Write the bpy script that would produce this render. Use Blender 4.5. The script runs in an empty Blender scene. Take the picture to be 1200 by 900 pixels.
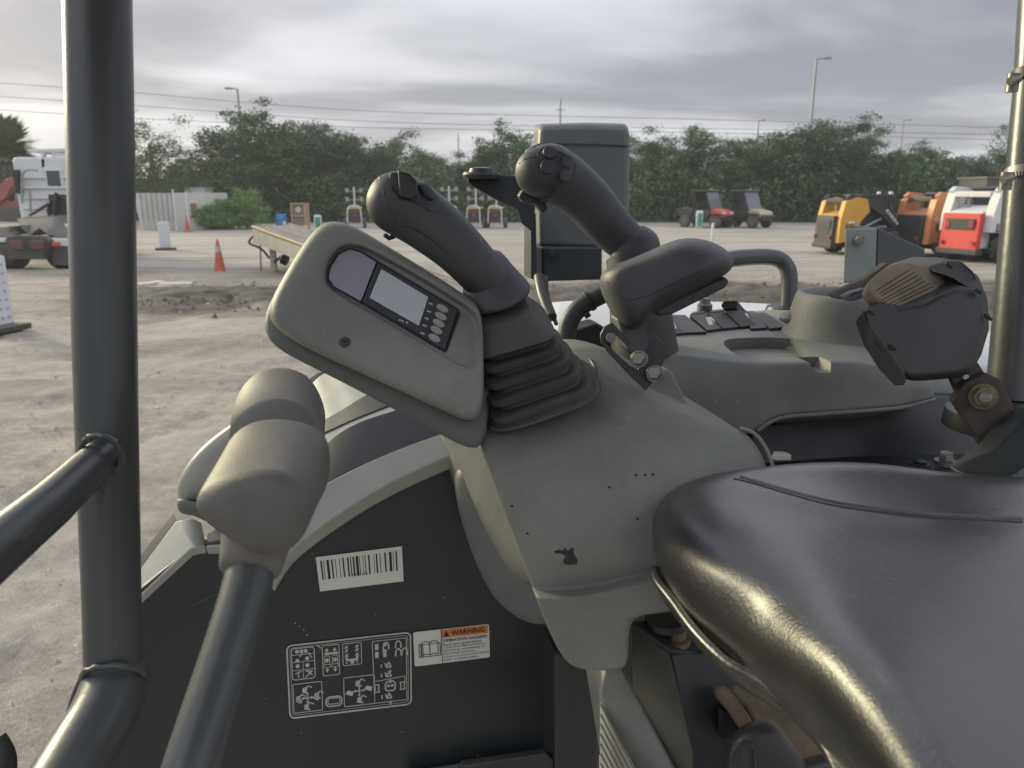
import bpy, bmesh, math, random
import numpy as np
from mathutils import Vector, Matrix, Quaternion
from mathutils.bvhtree import BVHTree
R = math.radians
random.seed(7); rng = np.random.default_rng(7)
scene = bpy.context.scene
C = scene.collection

# ------------------------------------------------------------------ camera
PITCH = R(13.9); CAMZ = 2.0
cam_d = bpy.data.cameras.new('camera'); cam = bpy.data.objects.new('camera', cam_d); C.objects.link(cam)
cam.location = (0, 0, CAMZ); cam.rotation_euler = (R(90) - PITCH, 0, 0)
cam_d.sensor_width = 36; cam_d.lens = 27; cam_d.clip_start = 0.02; cam_d.clip_end = 3000
cam_d.dof.use_dof = True; cam_d.dof.focus_distance = 0.85; cam_d.dof.aperture_fstop = 12
scene.camera = cam

# ------------------------------------------------------------------ sky, sun, exposure
SUN_EL = R(17); SUN_TO = Vector((-0.78, 0.60, 0)).normalized() * math.cos(SUN_EL) + Vector((0, 0, math.sin(SUN_EL)))
world = bpy.data.worlds.new('World'); scene.world = world; world.use_nodes = True
wn = world.node_tree; wn.nodes.clear()
def N(t, kind, **kw):
    n = t.nodes.new(kind)
    for k, v in kw.items():
        if k in n.inputs: n.inputs[k].default_value = v
        else: setattr(n, k, v)
    return n
def L(t, a, b): t.links.new(a, b)
out = N(wn, 'ShaderNodeOutputWorld'); bg = N(wn, 'ShaderNodeBackground')
sky = N(wn, 'ShaderNodeTexSky', sky_type='NISHITA', sun_disc=False)
sky.sun_elevation = SUN_EL; sky.sun_rotation = math.atan2(SUN_TO.x, SUN_TO.y)
sky.dust_density = 3
tc = N(wn, 'ShaderNodeTexCoord'); sep = N(wn, 'ShaderNodeSeparateXYZ'); L(wn, tc.outputs['Generated'], sep.inputs[0])
def M(t, op, a, b=None, c=None):
    n = t.nodes.new('ShaderNodeMath'); n.operation = op
    for i, x in enumerate((a, b, c)):
        if x is None: continue
        if hasattr(x, 'links') or hasattr(x, 'is_output'): t.links.new(x, n.inputs[i])
        else: n.inputs[i].default_value = x
    return n.outputs[0]
zc = M(wn, 'ADD', M(wn, 'MAXIMUM', sep.outputs[2], 0.0), 0.10)
comb = N(wn, 'ShaderNodeCombineXYZ')
L(wn, M(wn, 'DIVIDE', sep.outputs[0], zc), comb.inputs[0]); L(wn, M(wn, 'MULTIPLY', M(wn, 'DIVIDE', sep.outputs[1], zc), 1.5), comb.inputs[1])
n1 = N(wn, 'ShaderNodeTexNoise', Scale=0.33, Detail=6.0, Roughness=0.48, Distortion=0.3)
L(wn, comb.outputs[0], n1.inputs['Vector'])
mr = N(wn, 'ShaderNodeValToRGB'); L(wn, n1.outputs['Fac'], mr.inputs[0])
mr.color_ramp.elements[0].position = 0.42; mr.color_ramp.elements[0].color = (0.265, 0.278, 0.33, 1)
mr.color_ramp.elements[1].position = 0.60; mr.color_ramp.elements[1].color = (0.63, 0.64, 0.69, 1)
mr.color_ramp.interpolation = 'EASE'
# broad glow of the hidden low sun, and a slightly brighter overhead
dp = N(wn, 'ShaderNodeVectorMath', operation='DOT_PRODUCT'); L(wn, tc.outputs['Generated'], dp.inputs[0]); dp.inputs[1].default_value = SUN_TO
glow = M(wn, 'POWER', M(wn, 'MAXIMUM', dp.outputs['Value'], 0.0), 3.0)
gain = M(wn, 'ADD', M(wn, 'MULTIPLY', glow, 0.22), M(wn, 'ADD', M(wn, 'MINIMUM', M(wn, 'MULTIPLY', M(wn, 'MAXIMUM', M(wn, 'SUBTRACT', sep.outputs[2], 0.21), 0.0), 3.0), 1.0), 0.77))
hz_ = M(wn, 'MULTIPLY', M(wn, 'POWER', M(wn, 'SUBTRACT', 1.0, M(wn, 'ABSOLUTE', sep.outputs[2])), 12.0), 0.12)
gain = M(wn, 'ADD', gain, hz_)
sc_ = N(wn, 'ShaderNodeVectorMath', operation='SCALE'); L(wn, mr.outputs[0], sc_.inputs[0]); L(wn, gain, sc_.inputs['Scale'])
sk_ = N(wn, 'ShaderNodeVectorMath', operation='SCALE'); L(wn, sky.outputs[0], sk_.inputs[0]); sk_.inputs['Scale'].default_value = 0.008
ad_ = N(wn, 'ShaderNodeVectorMath', operation='ADD'); L(wn, sc_.outputs[0], ad_.inputs[0]); L(wn, sk_.outputs[0], ad_.inputs[1])
L(wn, ad_.outputs[0], bg.inputs[0]); bg.inputs[1].default_value = 1.0; L(wn, bg.outputs[0], out.inputs[0])
sun_d = bpy.data.lights.new('sun', 'SUN'); sun = bpy.data.objects.new('sun', sun_d); C.objects.link(sun)
sun_d.energy = 3.0; sun_d.angle = R(14); sun_d.color = (1.0, 0.90, 0.56)
sun.rotation_euler = SUN_TO.to_track_quat('Z', 'Y').to_euler()
scene.view_settings.view_transform = 'Standard'; scene.view_settings.look = 'None'
scene.view_settings.exposure = 0.47; scene.view_settings.gamma = 1
scene.cycles.max_bounces = 6; scene.cycles.transparent_max_bounces = 8

# ------------------------------------------------------------------ geometry of the place
CP, SP = math.cos(PITCH), math.sin(PITCH)
def ray(px, py):
    x = (px - 600) / 900; y = -(py - 450) / 900
    return Vector((x, y * SP + CP, y * CP - SP))
K = 0.8                      # size of the machine in metres per design unit
CAM = Vector((0, 0, CAMZ))
def P(px, py, d): return CAM + ray(px, py) * (d * K)
A = R(11.5); MU = Vector((math.cos(A), math.sin(A), 0)); MV = Vector((-math.sin(A), math.cos(A), 0)); UP = Vector((0, 0, 1))
def PV(px, py, v):
    r = ray(px, py); return CAM + r * (v * K / r.dot(MV))
def PZ(px, py, z):           # machine point at height z
    r = ray(px, py); return CAM + r * (-(2.0 - z) * K / r.z)
def G(px, py, z=0.0):        # point of the yard at height z
    r = ray(px, py); return CAM + r * (-(CAMZ - z) / r.z)
def GY(px, py, Y):           # point at distance Y
    r = ray(px, py); return CAM + r * (Y / r.y)
def rpx(r, d): return r * d * K / 900

# ------------------------------------------------------------------ objects
def empty(name, loc, label, cat, group=None, rz=0, kind=None):
    o = bpy.data.objects.new(name, None); C.objects.link(o); o.location = loc; o.rotation_euler = (0, 0, rz)
    o.empty_display_size = 0.05
    tag(o, label, cat, group, kind); return o
def tag(o, label=None, cat=None, group=None, kind=None):
    if label: o['label'] = label
    if cat: o['category'] = cat
    if group: o['group'] = group
    if kind: o['kind'] = kind
    return o
def root_of(o):
    while o.parent: o = o.parent
    return o
def obj(name, bm, m=None, parent=None, smooth=True, world=True, sub=0, bevel=0, seg=2, angle=35, label=None):
    me = bpy.data.meshes.new(name)
    if isinstance(bm, bmesh.types.BMesh):
        if parent is not None and world:
            off = root_of(parent).location
            bmesh.ops.translate(bm, verts=bm.verts, vec=-Vector(off))
        bmesh.ops.recalc_face_normals(bm, faces=bm.faces)
        bm.to_mesh(me); bm.free()
    o = bpy.data.objects.new(name, me); C.objects.link(o)
    if parent is not None: o.parent = parent
    if m: me.materials.append(m)
    if smooth:
        for p in me.polygons: p.use_smooth = True
    if bevel:
        b = o.modifiers.new('bevel', 'BEVEL'); b.width = bevel; b.segments = seg; b.limit_method = 'ANGLE'; b.angle_limit = R(angle)
        b.harden_normals = False
    if sub:
        s = o.modifiers.new('sub', 'SUBSURF'); s.levels = sub; s.render_levels = sub
    elif smooth:
        try: me.set_sharp_from_angle(angle=R(40))
        except Exception: pass
        if bevel:
            w = o.modifiers.new('wn', 'WEIGHTED_NORMAL'); w.keep_sharp = False
    if label: o['label'] = label
    return o
def top(name, bm, m, label, cat, group=None, kind=None, **kw):
    """a thing that is one mesh: origin set at its centre-bottom"""
    me_vs = [v.co.copy() for v in bm.verts]
    lo = Vector((sum(v.x for v in me_vs)/len(me_vs), sum(v.y for v in me_vs)/len(me_vs), min(v.z for v in me_vs)))
    bmesh.ops.translate(bm, verts=bm.verts, vec=-lo)
    o = obj(name, bm, m, None, **kw); o.location = lo
    return tag(o, label, cat, group, kind)

def B(): return bmesh.new()
def box(bm, c, s, rot=None):
    c = Vector(c); hx, hy, hz = s[0]/2, s[1]/2, s[2]/2
    vs = []
    for dz in (-hz, hz):
        for dx, dy in ((-hx, -hy), (hx, -hy), (hx, hy), (-hx, hy)):
            v = Vector((dx, dy, dz))
            if rot is not None: v = rot @ v
            vs.append(bm.verts.new(c + v))
    for f in ((3,2,1,0), (4,5,6,7), (0,1,5,4), (1,2,6,5), (2,3,7,6), (3,0,4,7)): bm.faces.new([vs[i] for i in f])
    return vs
def frame_of(t, up=UP):
    t = t.normalized(); s = t.cross(up)
    if s.length < 1e-4: s = t.cross(Vector((0, 1, 0)))
    s.normalize(); return s, s.cross(t).normalized()
def sweep(bm, pts, rad, n=16, ry=None, cap=True, up=UP, roundcap=0):
    """tube through 3D points; rad / ry lists or numbers"""
    m = len(pts); pts = [Vector(p) for p in pts]
    rad = [rad]*m if isinstance(rad, (int, float)) else list(rad)
    ry = rad if ry is None else ([ry]*m if isinstance(ry, (int, float)) else list(ry))
    T = [(pts[min(i+1, m-1)] - pts[max(i-1, 0)]).normalized() for i in range(m)]
    if roundcap:
        np_, nr, ny, nT = [], [], [], []
        for k in range(1, roundcap+1):
            a = (k/(roundcap+1)) * math.pi/2
            np_.append(pts[0] - T[0]*min(rad[0], ry[0])*math.cos(a)); nr.append(rad[0]*math.sin(a)); ny.append(ry[0]*math.sin(a)); nT.append(T[0])
        pe, re_, ye, te = [], [], [], []
        for k in range(roundcap, 0, -1):
            a = (k/(roundcap+1)) * math.pi/2
            pe.append(pts[-1] + T[-1]*min(rad[-1], ry[-1])*math.cos(a)); re_.append(rad[-1]*math.sin(a)); ye.append(ry[-1]*math.sin(a)); te.append(T[-1])
        pts = np_ + pts + pe; rad = nr + rad + re_; ry = ny + list(ry) + ye; T = nT + T + te
    s, u = frame_of(T[0], up); rings = []
    for i, p in enumerate(pts):
        if i:
            q = T[i-1].rotation_difference(T[i]); s = (q @ s).normalized(); u = (q @ u).normalized()
        rings.append([bm.verts.new(p + s*math.cos(2*math.pi*k/n)*rad[i] + u*math.sin(2*math.pi*k/n)*ry[i]) for k in range(n)])
    for a, b in zip(rings, rings[1:]):
        for k in range(n): bm.faces.new((a[k], a[(k+1)%n], b[(k+1)%n], b[k]))
    if cap: bm.faces.new(rings[0][::-1]); bm.faces.new(rings[-1])
    return rings
def cyl(bm, p0, p1, r0, r1=None, n=16): return sweep(bm, [p0, p1], [r0, r0 if r1 is None else r1], n)
def loft(bm, rings, cap0=True, cap1=True, closed=True):
    R_ = [[bm.verts.new(p) for p in r] for r in rings]
    n = len(R_[0])
    for a, b in zip(R_, R_[1:]):
        for k in range(n if closed else n-1): bm.faces.new((a[k], a[(k+1)%n], b[(k+1)%n], b[k]))
    if cap0: bm.faces.new(R_[0][::-1])
    if cap1: bm.faces.new(R_[-1])
    return R_
def prism(bm, pts, vec, vec0=None):
    vec = Vector(vec); a = [bm.verts.new(Vector(p) + (Vector(vec0) if vec0 is not None else Vector())) for p in pts]
    b = [bm.verts.new(Vector(p) + vec) for p in pts]; n = len(pts)
    for k in range(n): bm.faces.new((a[k], a[(k+1)%n], b[(k+1)%n], b[k]))
    bm.faces.new(a[::-1]); bm.faces.new(b)
def smooth_loop(pts, it=2):
    """Chaikin corner cutting of a closed loop of tuples"""
    for _ in range(it):
        q = []
        for i in range(len(pts)):
            a, b = pts[i], pts[(i+1) % len(pts)]
            q.append(tuple(x*.75 + y*.25 for x, y in zip(a, b))); q.append(tuple(x*.25 + y*.75 for x, y in zip(a, b)))
        pts = q
    return pts
def smooth_line(pts, n=6):
    """Catmull-Rom through points"""
    pts = [Vector(p) for p in pts]; q = []
    for i in range(len(pts)-1):
        p0 = pts[max(i-1, 0)]; p1 = pts[i]; p2 = pts[i+1]; p3 = pts[min(i+2, len(pts)-1)]
        for k in range(n):
            t = k/n
            q.append(0.5*((2*p1) + (p2-p0)*t + (2*p0-5*p1+4*p2-p3)*t*t + (3*p1-p0-3*p2+p3)*t*t*t))
    q.append(pts[-1]); return q
def body(bm, rows, back, crease=0.5, shrink=0.0, rowcrease=()):
    """sheet of control points (None = hole) closed backwards by the vector 'back' into a solid"""
    lay = bm.edges.layers.float.get('crease_edge') or bm.edges.layers.float.new('crease_edge')
    V = [[None if p is None else bm.verts.new(p) for p in r] for r in rows]
    fs = []
    for i in range(len(V)-1):
        for j in range(len(V[0])-1):
            q = (V[i][j], V[i][j+1], V[i+1][j+1], V[i+1][j])
            if all(q): fs.append(bm.faces.new(q))
    for i, cv in rowcrease:
        for p_, q_ in zip(V[i], V[i][1:]):
            e = bm.edges.get((p_, q_)) if p_ and q_ else None
            if e: e[lay] = cv
    be = [e for e in bm.edges if len(e.link_faces) == 1]
    cen = Vector(); bv = {v for e in be for v in e.verts}
    for v in bv: cen += v.co
    cen /= len(bv)
    # ordered walls
    m1 = {v: bm.verts.new(v.co + Vector(back)*0.5 + (cen - v.co)*shrink*0.3) for v in bv}
    m2 = {v: bm.verts.new(v.co + Vector(back) + (cen - v.co)*shrink) for v in bv}
    for e in be:
        a, b = e.verts
        bm.faces.new((a, b, m1[b], m1[a])); bm.faces.new((m1[a], m1[b], m2[b], m2[a])); e[lay] = crease
    # back: mirror of the front
    mp = {v: m2.get(v) for v in {v for f in fs for v in f.verts}}
    for v in list(mp):
        if mp[v] is None: mp[v] = bm.verts.new(v.co + Vector(back) + (cen - v.co)*shrink)
    for f in fs: bm.faces.new([mp[v] for v in reversed(f.verts[:])])
    bm.verts.ensure_lookup_table()
    loose = [v for v in bm.verts if not v.link_faces]
    for v in loose: bm.verts.remove(v)
def surf(o):
    bpy.context.view_layer.update()
    dg = bpy.context.evaluated_depsgraph_get(); ev = o.evaluated_get(dg); me = ev.to_mesh()
    mw = ev.matrix_world; vs = [mw @ v.co for v in me.vertices]; ps = [tuple(p.vertices) for p in me.polygons]
    t = BVHTree.FromPolygons(vs, ps); ev.to_mesh_clear(); return t
def hit(t, px, py, fb=0.9, lift=0.0):
    r = ray(px, py).normalized(); h = t.ray_cast(CAM, r)
    if h[0] is None: return P(px, py, fb), -r
    n = h[1] if h[1].dot(r) < 0 else -h[1]
    return h[0] + n*lift, n
def disc(bm, p, n, r, h, k=20, ex=None, rx=None, dome=0.75):
    """a low domed button standing on a surface; ex = long axis, rx = long radius"""
    n = n.normalized(); e = (ex - n*ex.dot(n)).normalized() if ex is not None else frame_of(n)[0]
    f = n.cross(e); rx = rx or r; rings = []
    for (s, z) in ((1.0, -0.5), (1.0, 0.6), (0.93, 0.9), (0.6, 1.0)):
        rings.append([p + n*(z*h) + e*math.cos(2*math.pi*i/k)*rx*s + f*math.sin(2*math.pi*i/k)*r*s for i in range(k)])
    loft(bm, rings)
def seam(t, pxs, r=0.0006, n=6, lift=0.0, close=False):
    bm = B(); pts = [hit(t, *q)[0] + hit(t, *q)[1]*lift for q in pxs]
    sweep(bm, pts, r, 6); return bm
def copy_tree(o, parent=None):
    c = o.copy(); C.objects.link(c)
    if parent is not None: c.parent = parent
    for ch in list(o.children): copy_tree(ch, c)
    return c

# ------------------------------------------------------------------ materials
MATS = {}
def mat(name, col, rough=0.6, metal=0.0, var=0.15, scale=8.0, bump=0.0, bscale=60.0, dust=0.0, dustcol=(0.32, 0.29, 0.24), spots=0.0, scratch=0.0, coat=0.0, coatr=0.15, rvar=0.25, bump2=0.0, smudge=0.0, spec=0.5, alpha=1.0, trans=0.0):
    if name in MATS: return MATS[name]
    m = bpy.data.materials.new(name); m.use_nodes = True; t = m.node_tree; b = t.nodes['Principled BSDF']
    b.inputs['Roughness'].default_value = rough; b.inputs['Metallic'].default_value = metal
    b.inputs['Specular IOR Level'].default_value = spec
    if coat: b.inputs['Coat Weight'].default_value = coat; b.inputs['Coat Roughness'].default_value = coatr
    tcn = N(t, 'ShaderNodeTexCoord')
    n = N(t, 'ShaderNodeTexNoise', Scale=scale, Detail=6.0, Roughness=0.6); L(t, tcn.outputs['Object'], n.inputs['Vector'])
    hsv = N(t, 'ShaderNodeHueSaturation'); hsv.inputs['Color'].default_value = (*col, 1)
    v = N(t, 'ShaderNodeMapRange'); L(t, n.outputs['Fac'], v.inputs[0]); v.inputs[1].default_value = 0.3; v.inputs[2].default_value = 0.7
    v.inputs[3].default_value = 1 - var; v.inputs[4].default_value = 1 + var; L(t, v.outputs[0], hsv.inputs['Value'])
    cur = hsv.outputs[0]
    if dust:
        g = N(t, 'ShaderNodeNewGeometry'); s = N(t, 'ShaderNodeSeparateXYZ'); L(t, g.outputs['Normal'], s.inputs[0])
        n2 = N(t, 'ShaderNodeTexNoise', Scale=scale*2.3, Detail=8.0, Roughness=0.7); L(t, tcn.outputs['Object'], n2.inputs['Vector'])
        f = M(t, 'MULTIPLY', M(t, 'MULTIPLY', M(t, 'ADD', M(t, 'MAXIMUM', s.outputs[2], 0.0), 0.35), dust), M(t, 'MULTIPLY', n2.outputs['Fac'], 1.6))
        mx = N(t, 'ShaderNodeMix', data_type='RGBA'); L(t, f, mx.inputs[0]); L(t, cur, mx.inputs[6]); mx.inputs[7].default_value = (*dustcol, 1); cur = mx.outputs[2]
        rr = M(t, 'MINIMUM', M(t, 'ADD', M(t, 'MULTIPLY', f, 0.5), M(t, 'ADD', M(t, 'MULTIPLY', M(t, 'SUBTRACT', n.outputs['Fac'], 0.5), rvar), rough)), 1.0); L(t, rr, b.inputs['Roughness'])
    elif True:
        rr = M(t, 'ADD', M(t, 'MULTIPLY', M(t, 'SUBTRACT', n.outputs['Fac'], 0.5), 0.25), rough); L(t, rr, b.inputs['Roughness'])
    if spots:
        n3 = N(t, 'ShaderNodeTexNoise', Scale=scale*14, Detail=3.0, Roughness=0.6); L(t, tcn.outputs['Object'], n3.inputs['Vector'])
        rp = N(t, 'ShaderNodeMapRange'); L(t, n3.outputs['Fac'], rp.inputs[0]); rp.inputs[1].default_value = 0.66; rp.inputs[2].default_value = 0.72
        rp.inputs[3].default_value = 0; rp.inputs[4].default_value = spots
        mx = N(t, 'ShaderNodeMix', data_type='RGBA'); L(t, rp.outputs[0], mx.inputs[0]); L(t, cur, mx.inputs[6]); mx.inputs[7].default_value = (*dustcol, 1); cur = mx.outputs[2]
    if smudge:
        ns = N(t, 'ShaderNodeTexNoise', Scale=scale*1.3, Detail=9.0, Roughness=0.72, Distortion=0.8); L(t, tcn.outputs['Object'], ns.inputs['Vector'])
        rs_ = N(t, 'ShaderNodeMapRange'); L(t, ns.outputs['Fac'], rs_.inputs[0]); rs_.inputs[1].default_value = 0.50; rs_.inputs[2].default_value = 0.74
        rs_.inputs[3].default_value = 0; rs_.inputs[4].default_value = smudge
        mx = N(t, 'ShaderNodeMix', data_type='RGBA'); L(t, rs_.outputs[0], mx.inputs[0]); L(t, cur, mx.inputs[6]); mx.inputs[7].default_value = (col[0]*.35, col[1]*.35, col[2]*.33, 1); cur = mx.outputs[2]
    if scratch:
        mp = N(t, 'ShaderNodeMapping'); mp.inputs['Scale'].default_value = (400, 40, 60); mp.inputs['Rotation'].default_value = (0.5, 0.3, 0.8); L(t, tcn.outputs['Object'], mp.inputs[0])
        n4 = N(t, 'ShaderNodeTexNoise', Scale=1.0, Detail=2.0); L(t, mp.outputs[0], n4.inputs['Vector'])
        rp = N(t, 'ShaderNodeMapRange'); L(t, n4.outputs['Fac'], rp.inputs[0]); rp.inputs[1].default_value = 0.70; rp.inputs[2].default_value = 0.76
        rp.inputs[3].default_value = 0; rp.inputs[4].default_value = scratch
        mx = N(t, 'ShaderNodeMix', data_type='RGBA'); L(t, rp.outputs[0], mx.inputs[0]); L(t, cur, mx.inputs[6]); mx.inputs[7].default_value = (0.35, 0.34, 0.30, 1); cur = mx.outputs[2]
    L(t, cur, b.inputs['Base Color'])
    if bump:
        n5 = N(t, 'ShaderNodeTexNoise', Scale=bscale, Detail=4.0, Roughness=0.6); L(t, tcn.outputs['Object'], n5.inputs['Vector'])
        bp = N(t, 'ShaderNodeBump'); bp.inputs['Strength'].default_value = 0.6; bp.inputs['Distance'].default_value = bump; L(t, n5.outputs['Fac'], bp.inputs['Height']); L(t, bp.outputs[0], b.inputs['Normal'])
        if bump2:
            n6 = N(t, 'ShaderNodeTexNoise', Scale=16.0, Detail=3.0, Roughness=0.5); L(t, tcn.outputs['Object'], n6.inputs['Vector'])
            b2 = N(t, 'ShaderNodeBump'); b2.inputs['Strength'].default_value = 0.5; b2.inputs['Distance'].default_value = bump2; L(t, n6.outputs['Fac'], b2.inputs['Height']); L(t, b2.outputs[0], bp.inputs['Normal'])
    if trans: b.inputs['Transmission Weight'].default_value = trans
    MATS[name] = m; return m
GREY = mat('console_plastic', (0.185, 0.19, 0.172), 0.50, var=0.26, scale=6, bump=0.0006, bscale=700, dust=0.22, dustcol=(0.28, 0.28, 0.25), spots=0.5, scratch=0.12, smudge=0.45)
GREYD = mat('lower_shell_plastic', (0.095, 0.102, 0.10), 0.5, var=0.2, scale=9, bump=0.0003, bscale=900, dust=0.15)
RUB = mat('grip_rubber', (0.050, 0.054, 0.060), 0.46, var=0.18, scale=18, bump=0.0005, bscale=1000, dust=0.10, dustcol=(0.20, 0.19, 0.17))
RUBD = mat('boot_rubber', (0.048, 0.048, 0.048), 0.55, var=0.15, scale=22, bump=0.0004, bscale=500, dust=0.26, dustcol=(0.17, 0.15, 0.12))
LEV = mat('lever_rubber', (0.108, 0.106, 0.098), 0.5, var=0.28, scale=14, bump=0.0005, bscale=600, dust=0.15)
BLK = mat('black_plastic', (0.022, 0.024, 0.027), 0.42, var=0.2, scale=25, dust=0.06)
PAINT = mat('black_paint', (0.021, 0.027, 0.031), 0.42, var=0.12, scale=14, dust=0.03, scratch=0.0, bump=0.0002, bscale=300)
TUBE = mat('tube_paint', (0.055, 0.062, 0.064), 0.32, var=0.10, scale=7, dust=0.06, scratch=0.15, bump=0.0003, bscale=120)
VINYL = mat('seat_vinyl', (0.009, 0.009, 0.010), 0.34, var=0.35, scale=6, bump=0.0009, bscale=380, dust=0.06, dustcol=(0.25, 0.24, 0.22), scratch=0.12, coat=0.7, coatr=0.30, rvar=0.5, spec=0.8, bump2=0.006)
STEEL = mat('zinc_steel', (0.24, 0.23, 0.20), 0.42, metal=0.8, var=0.2, scale=60, bump=0.0002, bscale=300)
RUST = mat('rusty_steel', (0.06, 0.042, 0.035), 0.75, var=0.4, scale=40, bump=0.0008, bscale=200)
RUSTL = mat('muddy_steel', (0.20, 0.16, 0.10), 0.8, var=0.4, scale=30, bump=0.001, bscale=150)
WEB = mat('seat_belt_webbing', (0.23, 0.19, 0.14), 0.9, var=0.2, scale=50, bump=0.0006, bscale=900)
STITCH = mat('belt_stitching', (0.02, 0.018, 0.015), 0.9)
HOOD = mat('hood_paint', (0.30, 0.31, 0.28), 0.30, var=0.12, scale=10, dust=0.15, scratch=0.0)
WHITEP = mat('white_paint', (0.62, 0.64, 0.66), 0.35, var=0.06, scale=6, dust=0.08)
STICK = mat('sticker_white', (0.62, 0.62, 0.58), 0.5, var=0.04, scale=20, spots=0.3)
INK = mat('sticker_ink', (0.012, 0.012, 0.012), 0.5)
LINE = mat('decal_line', (0.48, 0.49, 0.46), 0.5, var=0.1, scale=50)
ORANGEP = mat('sticker_orange', (0.62, 0.22, 0.07), 0.5)

def text_bm(s, bold=0.0):
    cu = bpy.data.curves.new('t', 'FONT'); cu.body = s; cu.size = 1; cu.offset = bold; cu.resolution_u = 2
    o = bpy.data.objects.new('t', cu); C.objects.link(o); bpy.context.view_layer.update()
    me = o.to_mesh(); vs = [v.co.copy() for v in me.vertices]; fs = [tuple(p.vertices) for p in me.polygons]
    o.to_mesh_clear(); bpy.data.objects.remove(o); bpy.data.curves.remove(cu); return vs, fs
# ================================================================== THE YARD
def hsv_mat_ground():
    m = bpy.data.materials.new('yard_dirt'); m.use_nodes = True; t = m.node_tree; b = t.nodes['Principled BSDF']; b.inputs['Roughness'].default_value = .95; b.inputs['Specular IOR Level'].default_value = .2
    tcn = N(t, 'ShaderNodeTexCoord')
    def noise(sc, det, ro, scl=(1, 1, 1), dist=0.0):
        mp = N(t, 'ShaderNodeMapping'); mp.inputs['Scale'].default_value = scl; L(t, tcn.outputs['Object'], mp.inputs[0])
        n = N(t, 'ShaderNodeTexNoise', Scale=sc, Detail=det, Roughness=ro, Distortion=dist); L(t, mp.outputs[0], n.inputs['Vector']); return n.outputs['Fac']
    def ramp(x, a, c, d=0., e=1.):
        n = N(t, 'ShaderNodeMapRange'); L(t, x, n.inputs[0]); n.inputs[1].default_value = a; n.inputs[2].default_value = c; n.inputs[3].default_value = d; n.inputs[4].default_value = e; return n.outputs[0]
    def mix(f, a, c):
        n = N(t, 'ShaderNodeMix', data_type='RGBA'); L(t, f, n.inputs[0])
        for i, x in ((6, a), (7, c)):
            if isinstance(x, tuple): n.inputs[i].default_value = (*x, 1)
            else: L(t, x, n.inputs[i])
        return n.outputs[2]
    big = noise(.11, 4, .55, (.5, 1.6, 1), .6); mid = noise(.8, 6, .65, (.6, 1.5, 1), .5); fine = noise(9, 6, .7); grit = noise(70, 3, .7)
    c = mix(ramp(big, .36, .64), (.27, .248, .205), (.37, .345, .295))
    c = mix(ramp(mid, .42, .60, 0, .55), c, (.17, .145, .12))
    c = mix(ramp(fine, .45, .72, 0, .6), c, (.46, .42, .37))
    c = mix(ramp(grit, .56, .70, 0, .55), c, (.12, .11, .10)); c = mix(ramp(grit, .30, .42, .5, 0), c, (.52, .49, .43))
    c = mix(ramp(noise(.28, 5, .6, (.6, 1.4, 1), .5), .54, .64, 0, .6), c, (.15, .132, .108))
    # damp dark mulch band with a wandering edge, 13 to 20 m out
    s = N(t, 'ShaderNodeSeparateXYZ'); L(t, tcn.outputs['Object'], s.inputs[0])
    w = noise(.35, 5, .6, (1, 1, 1), .3)
    yy = M(t, 'ADD', s.outputs[1], M(t, 'MULTIPLY', M(t, 'SUBTRACT', w, .5), 7.0))
    band = M(t, 'MULTIPLY', ramp(yy, 12.2, 13.6), ramp(yy, 18.4, 17.2)); band = M(t, 'MULTIPLY', band, ramp(s.outputs[0], -9, -6.5))
    c = mix(M(t, 'MULTIPLY', band, ramp(noise(2.2, 6, .7, (.5, 1.6, 1)), .3, .6, .55, 1.0)), c, (.085, .075, .066))
    # paler crushed concrete further out, with wheel tracks
    far = ramp(s.outputs[1], 19, 24); tr = noise(.5, 4, .6, (.25, 3.0, 1), .4)
    c = mix(M(t, 'MULTIPLY', far, ramp(tr, .35, .6, .65, .1)), c, (.46, .42, .38))
    c = mix(M(t, 'MULTIPLY', far, ramp(tr, .56, .66, 0, .55)), c, (.20, .175, .155))
    L(t, c, b.inputs['Base Color'])
    h = M(t, 'ADD', M(t, 'MULTIPLY', fine, .6), M(t, 'MULTIPLY', grit, .25)); bp = N(t, 'ShaderNodeBump'); bp.inputs['Strength'].default_value = .9; bp.inputs['Distance'].default_value = .035; L(t, h, bp.inputs['Height']); L(t, bp.outputs[0], b.inputs['Normal'])
    return m
GM = hsv_mat_ground()
def vnoise(x, y, seed=0):
    """smooth value noise, numpy"""
    xi = np.floor(x).astype(int); yi = np.floor(y).astype(int); xf = x-xi; yf = y-yi
    def h(a, b): 
        v = (a*374761393 + b*668265263 + seed*1442695) & 0x7fffffff; v = ((v ^ (v >> 13))*1274126177) & 0x7fffffff; return ((v ^ (v >> 16)) & 0xffff)/65535.
    u = xf*xf*(3-2*xf); w = yf*yf*(3-2*yf)
    return (h(xi, yi)*(1-u)+h(xi+1, yi)*u)*(1-w) + (h(xi, yi+1)*(1-u)+h(xi+1, yi+1)*u)*w
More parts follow.
